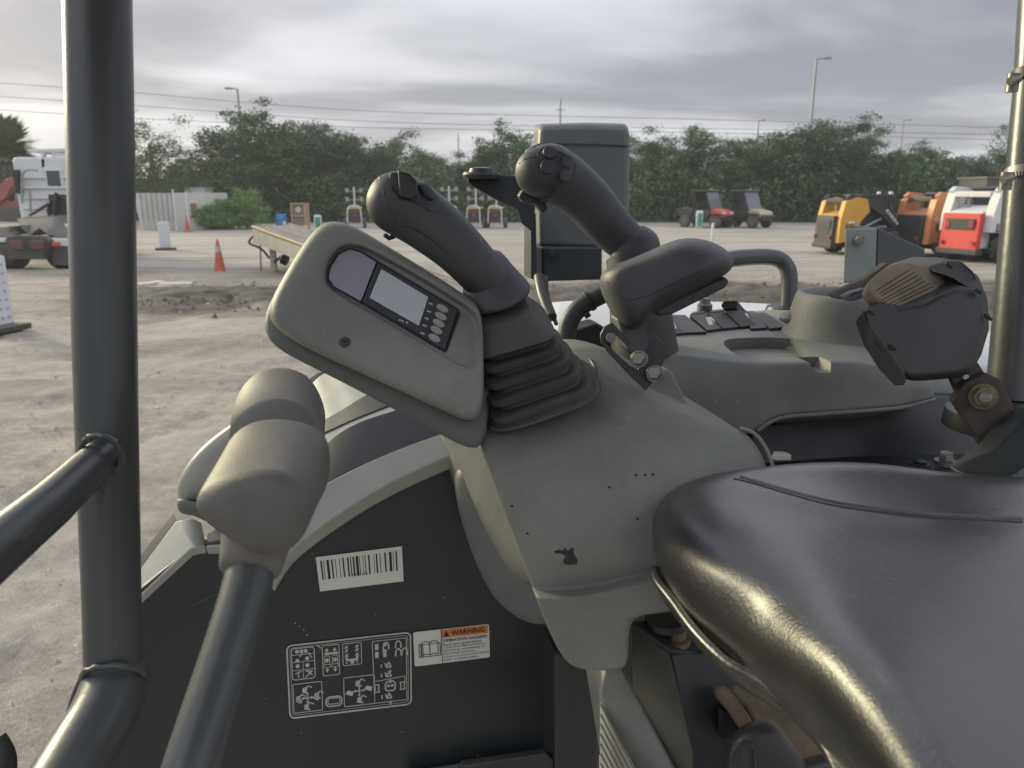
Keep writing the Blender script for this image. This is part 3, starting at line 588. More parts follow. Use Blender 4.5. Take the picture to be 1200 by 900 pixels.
# skid steer loader: x forward, y left
def pm(pts, y0, y1):      # side-profile prism
    bm = B(); prism(bm, [(x, y0, z) for x, z in pts], (0, y1-y0, 0)); return bm
def skid(label, foot, yaw, sc, side, rear, rearm, cabm, armc, text=None, style=0):
    g_ = G(*foot); r = empty('skid_steer', g_, label, 'skid steer', 'skid steer loaders parked at the right', rz=yaw); r.scale = (sc,)*3
    D_ = dict(world=False)
    DARK = mat('machine_black', (.03, .032, .036), .5, var=.15, dust=.25)
    def add(nm, bm, m, **k): return obj(nm, bm, m, r, world=False, **{**dict(bevel=.02, seg=2), **k})
    for s in (-1, 1):
        for x in (-.62, .62): wheel(r, (x, s*.78, .42), .42, .30, mat('rim_pale', (.4, .4, .38), .5), 14)
    add('chassis', pm([(-.95, .25), (1.0, .25), (1.1, .55), (1.05, .95), (-.95, .95)], -.6, .6), DARK)
    # rear engine housing with door
    add('engine_housing', pm([(-1.35, .40), (-.5, .40), (-.4, 1.45), (-.75, 1.58), (-1.32, 1.40)], -.52, .52), side)
    door = add('rear_door', pm([(-1.52, .36), (-1.34, .36), (-1.34, 1.36), (-1.48, 1.36)], -.60, .60), rear)
    bm = B(); box(bm, (-1.505, 0, 1.06), (.04, .92, .30)); gr = obj('grille', bm, DARK, door, world=False, bevel=.01)
    if style == 2:
        for s in (-1, 1): bm = B(); box(bm, (-1.53, s*.38, 1.06), (.03, .14, .2)); obj('tail_lamp', bm, mat('lamp_red', (.35, .05, .05), .3), door, world=False, bevel=.01)
    if style != 2:
        for i in range(8): bm = B(); box(bm, (-1.52, 0, .50+i*.085), (.02, .8, .03)); obj('louvre', bm, rearm, door, world=False)
    add('rear_bumper', pm([(-1.56, .22), (-1.30, .22), (-1.30, .38), (-1.56, .38)], -.66, .66), DARK)
    # rear towers
    for s in (-1, 1):
        y0, y1 = (s*.55, s*.84) if s > 0 else (-.84, -.55)
        tw = [(-1.38, .42), (-.70, .55), (-.62, 1.15), (-.30, 1.5), (-.42, 1.92), (-.8, 2.0), (-1.22, 1.86), (-1.36, 1.2)] if style == 0 else [(-1.30, .85), (-.05, .80), (.05, 1.25), (-.35, 1.45), (-.72, 1.55), (-.80, 1.95), (-1.12, 1.95), (-1.28, 1.35)]
        add('tower', pm(tw, y0, y1), side)
        arm = [(-1.18, 1.98), (-1.02, 2.10), (-.55, 2.06), (.35, 1.62), (1.22, .72), (1.55, .42), (1.45, .22), (1.25, .25), (.95, .62), (.20, 1.36), (-.55, 1.80), (-1.10, 1.86)]
        am = add('lift_arm', pm(arm, s*.72-.08, s*.72+.08), armc)
        bm = B(); sweep(bm, [(-.35, s*.62, .95), (.45, s*.62, 1.35)], .05, 10); obj('lift_cylinder', bm, GALV, am, world=False)
        add('fender', pm([(-1.0, .86), (1.0, .86), (1.0, .93), (-1.0, .93)], s*.62 - .02, s*.92) if s > 0 else pm([(-1.0, .86), (1.0, .86), (1.0, .93), (-1.0, .93)], -.92, -.60), DARK)
        if s < 0 and text:
            vs, fs = text_bm(text, .03); bm = B(); x0 = min(v.x for v in vs); x1 = max(v.x for v in vs); e0 = Vector((.30, -.806, 1.53)); e1 = Vector((1.0, -.806, .82)); d_ = (e1-e0)/(x1-x0); u_ = Vector((.70, 0, .70))*.13
            nv = [bm.verts.new(e0 + d_*(v.x-x0) + u_*v.y) for v in vs]
            for q in fs:
                try: bm.faces.new([nv[i] for i in q])
                except ValueError: pass
            obj('arm_lettering', bm, WHITEP, am, world=False, smooth=False)
    add('tower_crossbeam', pm([(-1.18, 1.80), (-.98, 1.80), (-.98, 1.96), (-1.18, 1.96)], -.56, .56), side if style == 2 else DARK)
    # cab: posts, roof, glass, mesh
    cab = add('cab_roof', pm([(-.55, 1.98), (.70, 1.98), (.78, 2.04), (.65, 2.10), (-.50, 2.10), (-.62, 2.04)], -.50, .50), DARK)
    for s in (-1, 1):
        for pts in ([(-.50, 1.0), (-.42, 1.0), (-.42, 2.0), (-.50, 2.0)], [(.62, .95), (.72, .95), (.66, 2.0), (.58, 2.0)], [(-.5, 1.0), (.7, 1.0), (.7, 1.12), (-.5, 1.12)]): add('cab_frame', pm(pts, s*.48-.03, s*.48+.03), DARK, bevel=.01)
        bm = pm([(-.42, 1.12), (.62, 1.12), (.58, 1.98), (-.42, 1.98)], s*.47-.008, s*.47+.008); add('side_window', bm, cabm, bevel=0)
    bm = pm([(-.49, 1.45), (-.47, 1.45), (-.47, 1.98), (-.49, 1.98)], -.44, .44); add('rear_window', bm, cabm, bevel=0)
    for s in (-1, 1):
        bm = B(); box(bm, (.70, s*.36, 2.14), (.10, .14, .09)); add('work_light', bm, WHITEP, bevel=.015)
        bm = B(); box(bm, (-1.56, s*.50, .62 if style != 2 else .55), (.03, .10, .12)); add('tail_lamp', bm, mat('lamp_red', (.35, .05, .05), .3), bevel=.01)
        bm = B(); box(bm, (-.98, s*.845, .98), (.34, .012, .22)); add('side_vent', bm, DARK, bevel=.01)
        for z_ in (.93, .99, 1.05): bm = B(); box(bm, (-.98, s*.853, z_), (.30, .008, .018)); add('vent_slat', bm, armc if style else side, bevel=0)
        bm = B(); sweep(bm, smooth_line([(-.9, s*.66, 1.3), (-.6, s*.70, 1.62), (-.1, s*.66, 1.55), (.4, s*.62, 1.2)], 4), .022, 6); add('hydraulic_hose', bm, DARK, bevel=0)
        bm = B(); sweep(bm, [(.78, s*.45, .95), (.78, s*.45, 1.6)], .018, 6); add('grab_handle', bm, DARK, bevel=0)
    bm = B(); sweep(bm, [(-.95, .25, 1.5), (-.95, .25, 1.78)], .045, 8); add('exhaust_stub', bm, GALV, bevel=0)
    add('seat_back', pm([(-.30, .9), (-.12, .9), (-.18, 1.6), (-.34, 1.6)], -.24, .24), DARK)
    # bucket / quick hitch
    add('quick_hitch', pm([(1.35, .15), (1.60, .12), (1.68, .55), (1.50, .60)], -.7, .7), DARK)
    return r
YEL = mat('loader_yellow', (.55, .30, .035), .45, var=.1, dust=.15); ORA = mat('loader_orange', (.55, .22, .08), .45, var=.08, dust=.2); WHT = mat('loader_white', (.62, .62, .62), .45, var=.06, dust=.1); RED = mat('loader_red', (.60, .05, .04), .4, var=.06)
MBLK = mat('machine_black', (.03, .032, .036), .5); GLS = mat('cab_glass', (.05, .065, .07), .08, var=.02, spec=.6); GLSP = mat('cab_glass_pale', (.16, .20, .20), .1, var=.02)
s1 = skid('yellow skid steer with black rear door and lettered black arm', (1008, 297), R(7), .95, YEL, MBLK, MBLK, MBLK, MBLK, 'DEERE', 0)
s2_ = skid('orange skid steer with pale cab glass between the yellow and white ones', (1104, 299), R(13), .98, ORA, MBLK, MBLK, GLSP, ORA, None, 0)
s3 = skid('white skid steer with a bright red rear door nearest the right post', (1163, 305), R(21), 1.06, WHT, RED, RED, GLS, WHT, None, 2)
def side_text(parent, s, x0, x1, z0, z1, y, m):
    vs, fs = text_bm(s, .02); bm = B(); a = min(v.x for v in vs); b = max(v.x for v in vs); c = min(v.y for v in vs); d = max(v.y for v in vs)
    nv = [bm.verts.new((x0+(v.x-a)/(b-a)*(x1-x0), y, z0+(v.y-c)/(d-c)*(z1-z0))) for v in vs]
    for q in fs:
        try: bm.faces.new([nv[i] for i in q])
        except ValueError: pass
    obj('lettering', bm, m, parent, world=False, smooth=False)
side_text(s2_, 'CASE', -1.22, -.78, 1.18, 1.32, -.846, WHITEP); side_text(s3, 'T650', -.62, -.25, 1.02, 1.12, -.846, INK)
bm = B(); box(bm, (-.95, -.846, 1.08), (.22, .006, .2)); lg = obj('deer_badge', bm, WHITEP, s1, world=False); bm = B(); prism(bm, [(x, -.852, z) for x, z in ((-1.02, 1.05), (-.98, 1.10), (-.92, 1.10), (-.88, 1.15), (-.90, 1.08), (-.93, 1.05), (-.92, 1.01), (-.96, 1.04), (-1.0, 1.01))], (0, .003, 0)); obj('badge_print', bm, INK, lg, world=False)
bm = B(); box(bm, (-.62, -.846, .92), (.2, .006, .07), Matrix.Rotation(-.3, 3, 'Y')); obj('red_badge', bm, RED, s3, world=False)
# dark container behind
r = empty('storage_shed', G(1168, 268), 'dark grey shed behind the white skid steer, under the trees', 'shed'); p = G(1166, 266); bm = B(); box(bm, p+UP*1.45, (3.6, 3, 2.9)); obj('shed_body', bm, mat('shed_grey', (.07, .07, .07), .7, var=.2), r, bevel=.03); bm = B(); box(bm, p+UP*2.95, (3.8, 3.2, .12)); obj('shed_roof', bm, mat('shed_roof', (.12, .115, .11), .7), r)

# ------------------------------------------------------------------ utility vehicles
def utv(label, foot, yaw, bodym, sc=1.12):
    g_ = G(*foot); r = empty('utility_vehicle', g_, label, 'utility vehicle', 'utility vehicles parked by the trees', rz=yaw); r.scale = (sc,)*3
    DK = MBLK
    def add(nm, bm, m, par=None, **k): return obj(nm, bm, m, par or r, world=False, **{**dict(bevel=.02), **k})
    for x in (-.95, .95):
        for s in (-1, 1): wheel(r, (x, s*.62, .32), .32, .24, mat('rim_dark', (.10, .10, .10), .5), 0, .5)
    add('chassis', pm([(-1.3, .35), (1.25, .35), (1.3, .5), (1.2, .62), (-1.3, .62)], -.5, .5), DK)
    add('bonnet', pm([(.55, .60), (1.32, .55), (1.36, .72), (1.20, .90), (.62, 1.02)], -.55, .55), bodym)
    add('front_grille', pm([(1.30, .42), (1.40, .42), (1.40, .66), (1.33, .70)], -.45, .45), DK)
    for s in (-1, 1):
        bm = B(); box(bm, (1.31, s*.40, .80), (.12, .22, .12)); add('headlight', bm, WHITEP)
        add('wheel_arch', pm([(.5, .62), (.62, .78), (1.25, .78), (1.38, .62), (1.25, .7), (.65, .7)], s*.62-.14, s*.62+.14), DK)
        for pts in ([(.55, 1.0), (.62, 1.0), (.28, 1.92), (.22, 1.92)], [(-.42, .9), (-.36, .9), (-.40, 1.92), (-.46, 1.92)], [(-1.0, .9), (-.95, .9), (-.50, 1.9), (-.56, 1.9)]): add('roll_bar', pm(pts, s*.60-.025, s*.60+.025), DK, bevel=.008)
    add('roof', pm([(-.62, 1.90), (.36, 1.90), (.40, 1.95), (.30, 2.0), (-.58, 2.0)], -.66, .66), DK)
    add('windshield', pm([(.60, 1.03), (.62, 1.03), (.30, 1.88), (.28, 1.88)], -.56, .56), mat('windshield', (.16, .18, .20), .12, var=.05), bevel=0)
    for s in (-1, 1): add('door', pm([(-.42, .55), (.52, .55), (.58, .98), (-.40, .95)], s*.60-.03, s*.60+.03), DK)
    add('rear_screen', pm([(-.52, .95), (-.50, .95), (-.50, 1.9), (-.52, 1.9)], -.58, .58), DK, bevel=0)
    add('seat', pm([(-.35, .62), (.15, .62), (.15, .82), (-.22, .85), (-.32, 1.35), (-.42, 1.35)], -.52, .52), DK)
    add('cargo_bed', pm([(-1.45, .62), (-.5, .62), (-.5, 1.0), (-1.5, 1.0)], -.62, .62), DK)
    bm = B(); sweep(bm, [(.1, .2, 2.0), (.1, .2, 2.08)], .05, 8); add('beacon', bm, mat('board_orange', (.65, .25, .05), .5), bevel=0)
    return r
utv('red-bonneted utility vehicle with black roof, left of the pair by the trees', (827, 266.5), R(-46), mat('utv_red', (.60, .10, .06), .4))
utv('tan-bonneted utility vehicle with black roof, right of the pair by the trees', (872, 266.5), R(-52), mat('utv_tan', (.42, .36, .22), .4))

# ------------------------------------------------------------------ lighting towers
def tower(label, foot, top_, sc=1.0, yaw=0):
    g_ = G(*foot); r = empty('lighting_tower', g_, label, 'lighting tower', 'mobile lighting towers in front of the trees', rz=yaw); h = (foot[1]-top_)/900*g_.y*CP
    def add(nm, bm, m, par=None, **k): return obj(nm, bm, m, par or r, world=False, **{**dict(bevel=.02), **k})
    for s in (-1, 1): wheel(r, (0, s*.55, .3), .3, .18, mat('rim_dark', (.1, .1, .1)), 0, .5)
    add('engine_box', pm([(-.5, .35), (.5, .35), (.5, .95), (.35, 1.15), (-.35, 1.15), (-.5, .95)], -.42, .42), MBLK)
    add('yellow_hood', pm([(-.40, 1.13), (.40, 1.13), (.30, 1.25), (-.30, 1.25)], -.40, .40), YEL)
    bm = B(); sweep(bm, smooth_line([(-.53, -.42, .3), (-.53, -.38, 1.1), (-.53, -.2, 1.3), (-.53, .2, 1.3), (-.53, .38, 1.1), (-.53, .42, .3)], 3), .035, 8); add('guard_hoop', bm, WHITEP, bevel=0)
    bm = B(); box(bm, (-.52, 0, .75), (.02, .14, .12)); add('red_reflector', bm, mat('lamp_red', (.35, .05, .05)), bevel=0)
    bm = B(); sweep(bm, [(0, 0, 1.1), (0, 0, h)], .06, 10); add('mast', bm, CORR, bevel=0)
    bm = B(); box(bm, (0, 0, h-.25), (.06, 1.0, .06)); box(bm, (0, 0, h-.75), (.06, 1.0, .06)); add('lamp_bar', bm, GALV, bevel=0)
    for y in (-.42, .42):
        for z in (h-.2, h-.72): bm = B(); box(bm, (-.08, y, z), (.14, .20, .24)); add('flood_lamp', bm, mat('lamp_grey', (.26, .27, .28), .5))
tower('lighting tower standing left of the large joystick, yellow panel facing the camera', (417, 267), 220, yaw=R(95))
tower('lighting tower half hidden behind the large joystick grip', (527, 267), 219, yaw=R(100))
tower('left of the two lighting towers under the flat mirror arm', (558, 267), 219, yaw=R(75))
tower('right of the two lighting towers under the flat mirror arm', (582, 267), 219, yaw=R(80))

# ------------------------------------------------------------------ loading ramp
rp_ = empty('loading_ramp', G(318, 320), 'long cream steel loading ramp with a weathered plank deck sloping down to the right', 'ramp')
CREAM = mat('ramp_cream', (.50, .46, .36), .6, var=.15, scale=3, dust=.2); PLK = mat('ramp_planks', (.26, .23, .205), .85, var=.35, scale=5, bump=.004, bscale=60)
hR = 1.12; n0 = G(300, 320); n0 = Vector((n0.x, n0.y, hR)); n1 = G(578, 372); f0_ = G(392, 296); f0_ = Vector((f0_.x, f0_.y, hR)); f1_ = n1 + (f0_-n0)*1.0
dir_ = (n1-n0).normalized(); lat = (f0_-n0)
wd = lat.length; lat = lat.normalized()*min(wd, 3.0)
for off in (Vector(), lat):
    bm = B(); prism(bm, [n0+off, n1+off, n1+off-UP*.02, n0+off+dir_*4.0-UP*.34+UP*0, n0+off-UP*.34], lat.normalized()*.10); obj('side_beam', bm, CREAM, rp_, bevel=.01)
k = 13; u2 = (n1-n0).length
for i in range(k):
    for t0, t1 in ((0, .34), (.345, .70), (.705, 1.0)):
        s0_ = (i+.05)/k; s1_ = (i+.93)/k; z_ = UP*random.uniform(.01, .04); bm = B()
        prism(bm, [n0.lerp(n1, t0)+lat*s0_+z_, n0.lerp(n1, t1)+lat*s0_+z_, n0.lerp(n1, t1)+lat*s1_+z_, n0.lerp(n1, t0)+lat*s1_+z_], (0, 0, -.05)); obj('plank', bm, PLK, rp_, smooth=False)
bm = B(); sweep(bm, [n0 + UP*.07, n1 + UP*.05], .035, 6); obj('kerb_rail', bm, mat('kerb_yellow', (.50, .38, .20), .7, var=.3, scale=2), rp_)
for off in (Vector((.45, .1, 0)), lat*.95 + Vector((.45, 0, 0))):
    b0 = n0 + off - UP*.02; bm = B(); box(bm, Vector((b0.x, b0.y, b0.z/2)), (.14, .14, b0.z)); obj('leg', bm, CREAM, rp_, bevel=.01)
bm = B(); b0 = n0 + Vector((.45, .1, 0)); sweep(bm, [b0 - UP*.85, b0 + dir_*1.1 - UP*.35], .04, 8); sweep(bm, [Vector((b0.x-.35, b0.y, .0)), Vector((b0.x-.30, b0.y, 1.0))], .018, 6); sweep(bm, smooth_line([b0+Vector((-.45, 0, -.15)), b0+Vector((-.6, 0, -.35)), b0+Vector((-.3, 0, -.5)), b0+Vector((-.1, 0, -.75))], 4), .03, 8); obj('brace', bm, MBLK, rp_)
bm = B(); sweep(bm, [n0 + Vector((-.03, .1, -.05)), n0 + lat + Vector((-.03, 0, -.05))], .05, 6); obj('end_rail', bm, CREAM, rp_)

# broken slabs on the ground by the post
SLAB = mat('broken_slab', (.50, .45, .40), .9, var=.25, scale=4)
for i, (x, y, w, l, a) in enumerate(((168, 342, .35, 1.1, .9), (182, 345, .30, 1.2, 1.0), (196, 346, .25, .8, .6), (206, 338, .3, .7, .2), (176, 338, .25, .7, 1.1))):
    p = G(x, y); bm = B(); box(bm, p+UP*(.05+.01*i), (l, w, .09), Matrix.Rotation(a, 3, 'Z') @ Matrix.Rotation(random.uniform(-.1, .1), 3, 'X'))
    top('broken_slab', bm, SLAB, 'broken flat slab in the small pile right of the left post', 'slab', 'broken slabs lying in the yard', bevel=.015)
# ------------------------------------------------------------------ white truck tractor at the left
tk = empty('white_truck', G(60, 300), 'white sleeper truck seen from behind at the left, roof fairing on top', 'truck')
Y0 = 24.0
def T(px, py, dy=0): return GY(px, py, Y0+dy)
W = mat('truck_white', (.60, .62, .63), .45, var=.06, scale=1, dust=.08)
bm = B(); a, b = T(23, 250), T(110, 250); z1 = T(23, 184).z; zb = .9
prism(bm, [Vector((a.x, Y0, zb)), Vector((b.x, Y0, zb)), Vector((b.x, Y0, z1)), Vector((a.x+.1, Y0, z1)), Vector((a.x, Y0, z1-.1))], (0, 2.6, 0)); cabb = obj('sleeper_cab', bm, W, tk, bevel=.06, seg=3)
for i in range(4):
    bm = B(); z = T(30, 208+i*12).z; box(bm, Vector(((a.x+b.x)/2, Y0-.03, z)), (b.x-a.x-.3, .05, .06)); obj('cab_rib', bm, W, tk, bevel=.01)
bm = B(); c0, c1 = T(52, 198), T(76, 220); box(bm, Vector(((c0.x+c1.x)/2, Y0-.02, (c0.z+c1.z)/2)), (abs(c1.x-c0.x), .06, abs(c0.z-c1.z))); wf = obj('window_frame', bm, W, tk, bevel=.02)
bm = B(); box(bm, Vector(((c0.x+c1.x)/2, Y0-.055, (c0.z+c1.z)/2)), (abs(c1.x-c0.x)*.72, .02, abs(c0.z-c1.z)*.8)); obj('pane', bm, GLS, wf)
bm = B(); prism(bm, [T(29, 175), T(85, 173), T(110, 173), T(110, 178), T(85, 178), T(45, 180), T(33, 178)], (0, 1.8, 0)); obj('roof_fairing', bm, W, tk, bevel=.03)
bm = B(); prism(bm, [T(48, 178), T(52, 178), T(52, 196), T(49, 196)], (0, .1, 0)); prism(bm, [T(60, 179), T(84, 179), T(84, 183), T(60, 183)], (0, .1, 0)); obj('fairing_strut', bm, W, tk)
bm = B(); sweep(bm, smooth_line([T(26, 238, -.3), T(26, 206, -.3), (T(34, 199, -.3)), T(44, 200, -.3)], 4), .03, 6); sweep(bm, [T(36, 252, -.4), T(35, 222, -.4)], .03, 6); obj('exhaust_pipe', bm, GALV, tk)
bm = B(); box(bm, T(21, 213, -.1), (.14, .2, .7)); obj('mirror', bm, MBLK, tk, bevel=.02)
bm = B()
for k in range(40):
    t = k/39; 
pts = [T(36+22*k/59 + .0, 252-14*k/59, -.5) + Vector((math.cos(k*1.35)*.09, math.sin(k*1.35)*.09, math.cos(k*1.35)*.03)) for k in range(60)]
bm.free(); bm = B(); sweep(bm, pts, .022, 5); obj('coiled_air_line', bm, mat('line_brown', (.16, .08, .06), .6), tk)
bm = B(); sweep(bm, smooth_line([T(60, 262, -.5), T(57, 245, -.5), (T(62, 234, -.5)), T(72, 231, -.5), T(80, 238, -.5), T(83, 260, -.5)], 5), .05, 8); sweep(bm, smooth_line([T(66, 262, -.6), T(64, 240, -.6), T(66, 226, -.6)], 4), .06, 8); box(bm, T(70, 240, -.4), (.5, .2, .6)); obj('hose_bundle', bm, MBLK, tk)
# frame, fifth wheel, wheels, bumper boxes in front of the cab
FR = mat('chassis_black', (.045, .047, .05), .6, var=.3, dust=.3)
for x0, x1 in ((0, 20), (62, 82)): pass
bm = B(); prism(bm, [G(-10, 300)+UP*.95, G(95, 300)+UP*.95, G(95, 300)+UP*.72, G(-10, 300)+UP*.72], (0, 2.5, 0)); obj('frame_rail', bm, FR, tk, bevel=.03)
bm = B(); prism(bm, [T(20, 256, -1.5), T(34, 254, -1.5), T(66, 254, -1.5), T(70, 258, -1.5), T(58, 276, -3), T(46, 268, -3), T(34, 277, -3), T(22, 264, -3)], (0, 1.4, 0)); obj('fifth_wheel', bm, FR, tk, bevel=.02)
for x in (8, 34, 76, 98):
    pass
for c, rr in ((T(12, 285, -2.5), .50), (T(-10, 285, -2.5), .50), (T(74, 285, -2.5), .50), (T(95, 285, -2.5), .50)):
    bm = B(); n = 26; w = .28; cc_ = Vector((c.x, c.y, rr))
    loft(bm, [[cc_ + Vector((xx_, math.cos(2*math.pi*k/n)*q, math.sin(2*math.pi*k/n)*q)) for k in range(n)] for xx_, q in ((-w, rr*.5), (-w, rr*.92), (-w*.8, rr), (w*.8, rr), (w, rr*.92), (w, rr*.5))]); obj('tyre', bm, TYRE, tk)
bm = B(); prism(bm, [T(7, 277, -3.2), T(22, 275, -3.2), T(52, 277, -3.2), T(58, 282, -3.2), T(52, 304, -3.2), T(10, 304, -3.2)], (0, .3, 0)); obj('rear_crossmember', bm, FR, tk, bevel=.03)
for x in (20, 44): bm = B(); box(bm, T(x, 287, -3.35), (.35, .06, .22)); obj('tail_lamp', bm, mat('lamp_dull_red', (.12, .055, .05), .5), tk, bevel=.02)
bm = B(); prism(bm, [T(53, 279, -3), T(84, 280, -3), T(84, 289, -3), T(60, 288, -3)], (0, .25, 0)); bmp = obj('light_bar', bm, W, tk, bevel=.02); bm = B(); box(bm, T(66, 286, -3.15), (.22, .04, .1)); obj('red_marker', bm, RED, bmp)
bm = B(); prism(bm, [T(-10, 279, -3), T(6, 279, -3), T(6, 284, -3), T(-10, 284, -3)], (0, .25, 0)); obj('light_bar', bm, W, tk, bevel=.02)
bm = B(); sweep(bm, [T(68, 272, -1.5), T(90, 272, -1.5)], .24, 16); obj('air_tank', bm, CORR, tk)
bm = B(); prism(bm, [T(-5, 268, -2.5), T(10, 265, -2.5), T(10, 277, -2.8), T(-5, 279, -2.8)], (0, 1, 0)); obj('mudguard', bm, FR, tk, bevel=.03)
bm = B(); prism(bm, [T(62, 289, -3), T(90, 289, -3), T(90, 312, -3), T(63, 310, -3)], (0, .06, 0)); obj('mud_flap', bm, FR, tk)
# red excavator behind it
ex = empty('red_excavator', G(4, 262), 'small red excavator with folded arm at the far left behind the truck', 'excavator')
E = lambda px, py, dy=0: GY(px, py, 38+dy); ERED = mat('excavator_red', (.28, .08, .07), .55, var=.15)
bm = B(); prism(bm, [E(-6, 222), E(6, 210), E(17, 207), E(20, 211), E(12, 220), E(6, 232), E(-6, 240)], (0, .4, 0)); obj('boom', bm, ERED, ex, bevel=.03)
bm = B(); prism(bm, [E(8, 222, .5), E(17, 217, .5), E(20, 240, .5), E(8, 243, .5)], (0, 1.1, 0)); obj('cab', bm, mat('excavator_grey', (.28, .29, .30), .5), ex, bevel=.03)
bm = B(); prism(bm, [E(10, 225, .4), E(16, 221, .4), E(17, 234, .4), E(10, 236, .4)], (0, .06, 0)); obj('window', bm, GLS, ex)
bm = B(); prism(bm, [E(-8, 243), E(22, 242), E(25, 250), E(20, 258), E(-8, 260)], (0, 1.2, 0)); obj('track', bm, FR, ex, bevel=.06)
bm = B(); prism(bm, [E(-8, 236, .2), E(22, 236, .2), E(22, 243, .2), E(-8, 243, .2)], (0, 1.4, 0)); obj('turntable_body', bm, ERED, ex, bevel=.04)
# pale vehicle hidden in the shade of the trees
p = G(309, 258); r = empty('parked_van', p, 'white van tucked in the shade behind the bushes', 'van'); bm = B(); box(bm, p+Vector((0, 2, 1.0)), (1.4, 3, 1.3)); obj('van_body', bm, WHT, r, bevel=.15, seg=3); bm = B(); box(bm, p+Vector((0, .48, 1.25)), (1.0, .04, .4)); obj('rear_window', bm, GLS, r, bevel=.02)
for s in (-1, 1): bm = B(); sweep(bm, [p+Vector((s*.7-.1, 1.2, .3)), p+Vector((s*.7+.1, 1.2, .3))], .3, 16); obj('tyre', bm, TYRE, r)
# ================================================================== THE MACHINE AROUND THE CAMERA
# ---- dark inner side panel with its decals (a vertical plate, running back along the machine)
VP = 1.12
def pv(q, v=VP): return PV(q[0], q[1], v)
panel = empty('side_panel', pv((420, 900)), 'black painted inner side panel of the cab carrying the white barcode and decals', 'panel')
bm = B()
prism(bm, [pv(q) for q in ((60, 1010), (76, 860), (100, 795), (130, 745), (150, 708), (165, 690), (225, 640), (300, 630), (345, 641), (400, 601), (460, 560), (528, 533), (620, 520), (790, 560), (800, 1010))], MV*0.02*K)
obj('panel_plate', bm, PAINT, panel, smooth=False, bevel=0.002)
# raised arc rim of the mudguard opening at the lower left of the panel
bm = B(); sweep(bm, smooth_line([pv(q, VP-.004) for q in ((74, 905), (86, 830), (112, 775), (155, 740))], 5), 0.007, 8); obj('opening_rim', bm, BLK, panel)
bm = B(); sweep(bm, smooth_line([pv(q, VP) for q in ((150, 800), (185, 745), (235, 705), (300, 680))], 5), 0.0016, 6); obj('press_line', bm, PAINT, panel)
def decal_map(c, lift):
    def f(s, t):   # s right, t down
        x = (1-t)*((1-s)*c[0][0] + s*c[1][0]) + t*((1-s)*c[3][0] + s*c[2][0])
        y = (1-t)*((1-s)*c[0][1] + s*c[1][1]) + t*((1-s)*c[3][1] + s*c[2][1])
        return PV(x, y, VP - lift)
    return f
def drect(bm, f, s0, t0, s1, t1):
    vs = [bm.verts.new(f(*q)) for q in ((s0, t0), (s0, t1), (s1, t1), (s1, t0))]; bm.faces.new(vs)
def dpoly(bm, f, pts): bm.faces.new([bm.verts.new(f(*q)) for q in pts])
def dline(bm, f, a, b, w=0.006, asp=1.75):
    dx, dy = (b[0]-a[0])*asp, (b[1]-a[1]); l = math.hypot(dx, dy) or 1; nx, ny = -dy/l*w/asp, dx/l*w
    dpoly(bm, f, [(a[0]-nx, a[1]-ny), (b[0]-nx, b[1]-ny), (b[0]+nx, b[1]+ny), (a[0]+nx, a[1]+ny)])
def dring(bm, f, pts, w=0.006):
    for i in range(len(pts)): dline(bm, f, pts[i], pts[(i+1) % len(pts)], w)
def rrect(s0, t0, s1, t1, r, asp=1.75):
    q = []
    for cx, cy, a0 in ((s1-r/asp, t0+r, -90), (s1-r/asp, t1-r, 0), (s0+r/asp, t1-r, 90), (s0+r/asp, t0+r, 180)):
        for k in range(5): a = R(a0 + k*22.5); q.append((cx + math.cos(a)*r/asp, cy + math.sin(a)*r))
    return q
def dcirc(bm, f, cx, cy, r, asp=1.75, k=12): dpoly(bm, f, [(cx + math.cos(2*math.pi*i/k)*r/asp, cy + math.sin(2*math.pi*i/k)*r) for i in range(k)])
FONTS = {}
def put_text(bm, f, s, s0, t0, s1, t1, bold=0.0):
    vs, fs = text_bm(s, bold); x0 = min(v.x for v in vs); x1 = max(v.x for v in vs); y0 = min(v.y for v in vs); y1 = max(v.y for v in vs)
    nv = [bm.verts.new(f(s0 + (v.x-x0)/(x1-x0)*(s1-s0), t1 - (v.y-y0)/(y1-y0)*(t1-t0))) for v in vs]
    for q in fs:
        try: bm.faces.new([nv[i] for i in q])
        except ValueError: pass
def flat(name, bm, m, parent): return obj(name, bm, m, parent, smooth=False)
# barcode label
bc = ((370, 653), (471, 640), (473, 681), (375, 693)); f0 = decal_map(bc, .0015)
bm = B(); prism(bm, [f0(0, 0), f0(1, 0), f0(1, 1), f0(0, 1)], -MV*0.0004); lab = obj('barcode_sticker', bm, STICK, panel, smooth=False, label='white barcode sticker')
f1 = decal_map(bc, .0022); bm = B()
x = 0.045
bars = [(.045, .018), (.078, .008), (.115, .03), (.17, .018), (.215, .008), (.262, .008), (.30, .018), (.355, .018), (.39, .012), (.42, .018), (.456, .03), (.495, .008), (.535, .006), (.56, .01), (.60, .018), (.665, .006), (.69, .018), (.735, .01), (.79, .018), (.845, .03), (.89, .006), (.92, .018)]
for s, w in bars: drect(bm, f1, s, .12, s+w, .68)
put_text(bm, f1, '38026262', .40, .60, .58, .69)
flat('bars', bm, INK, lab)
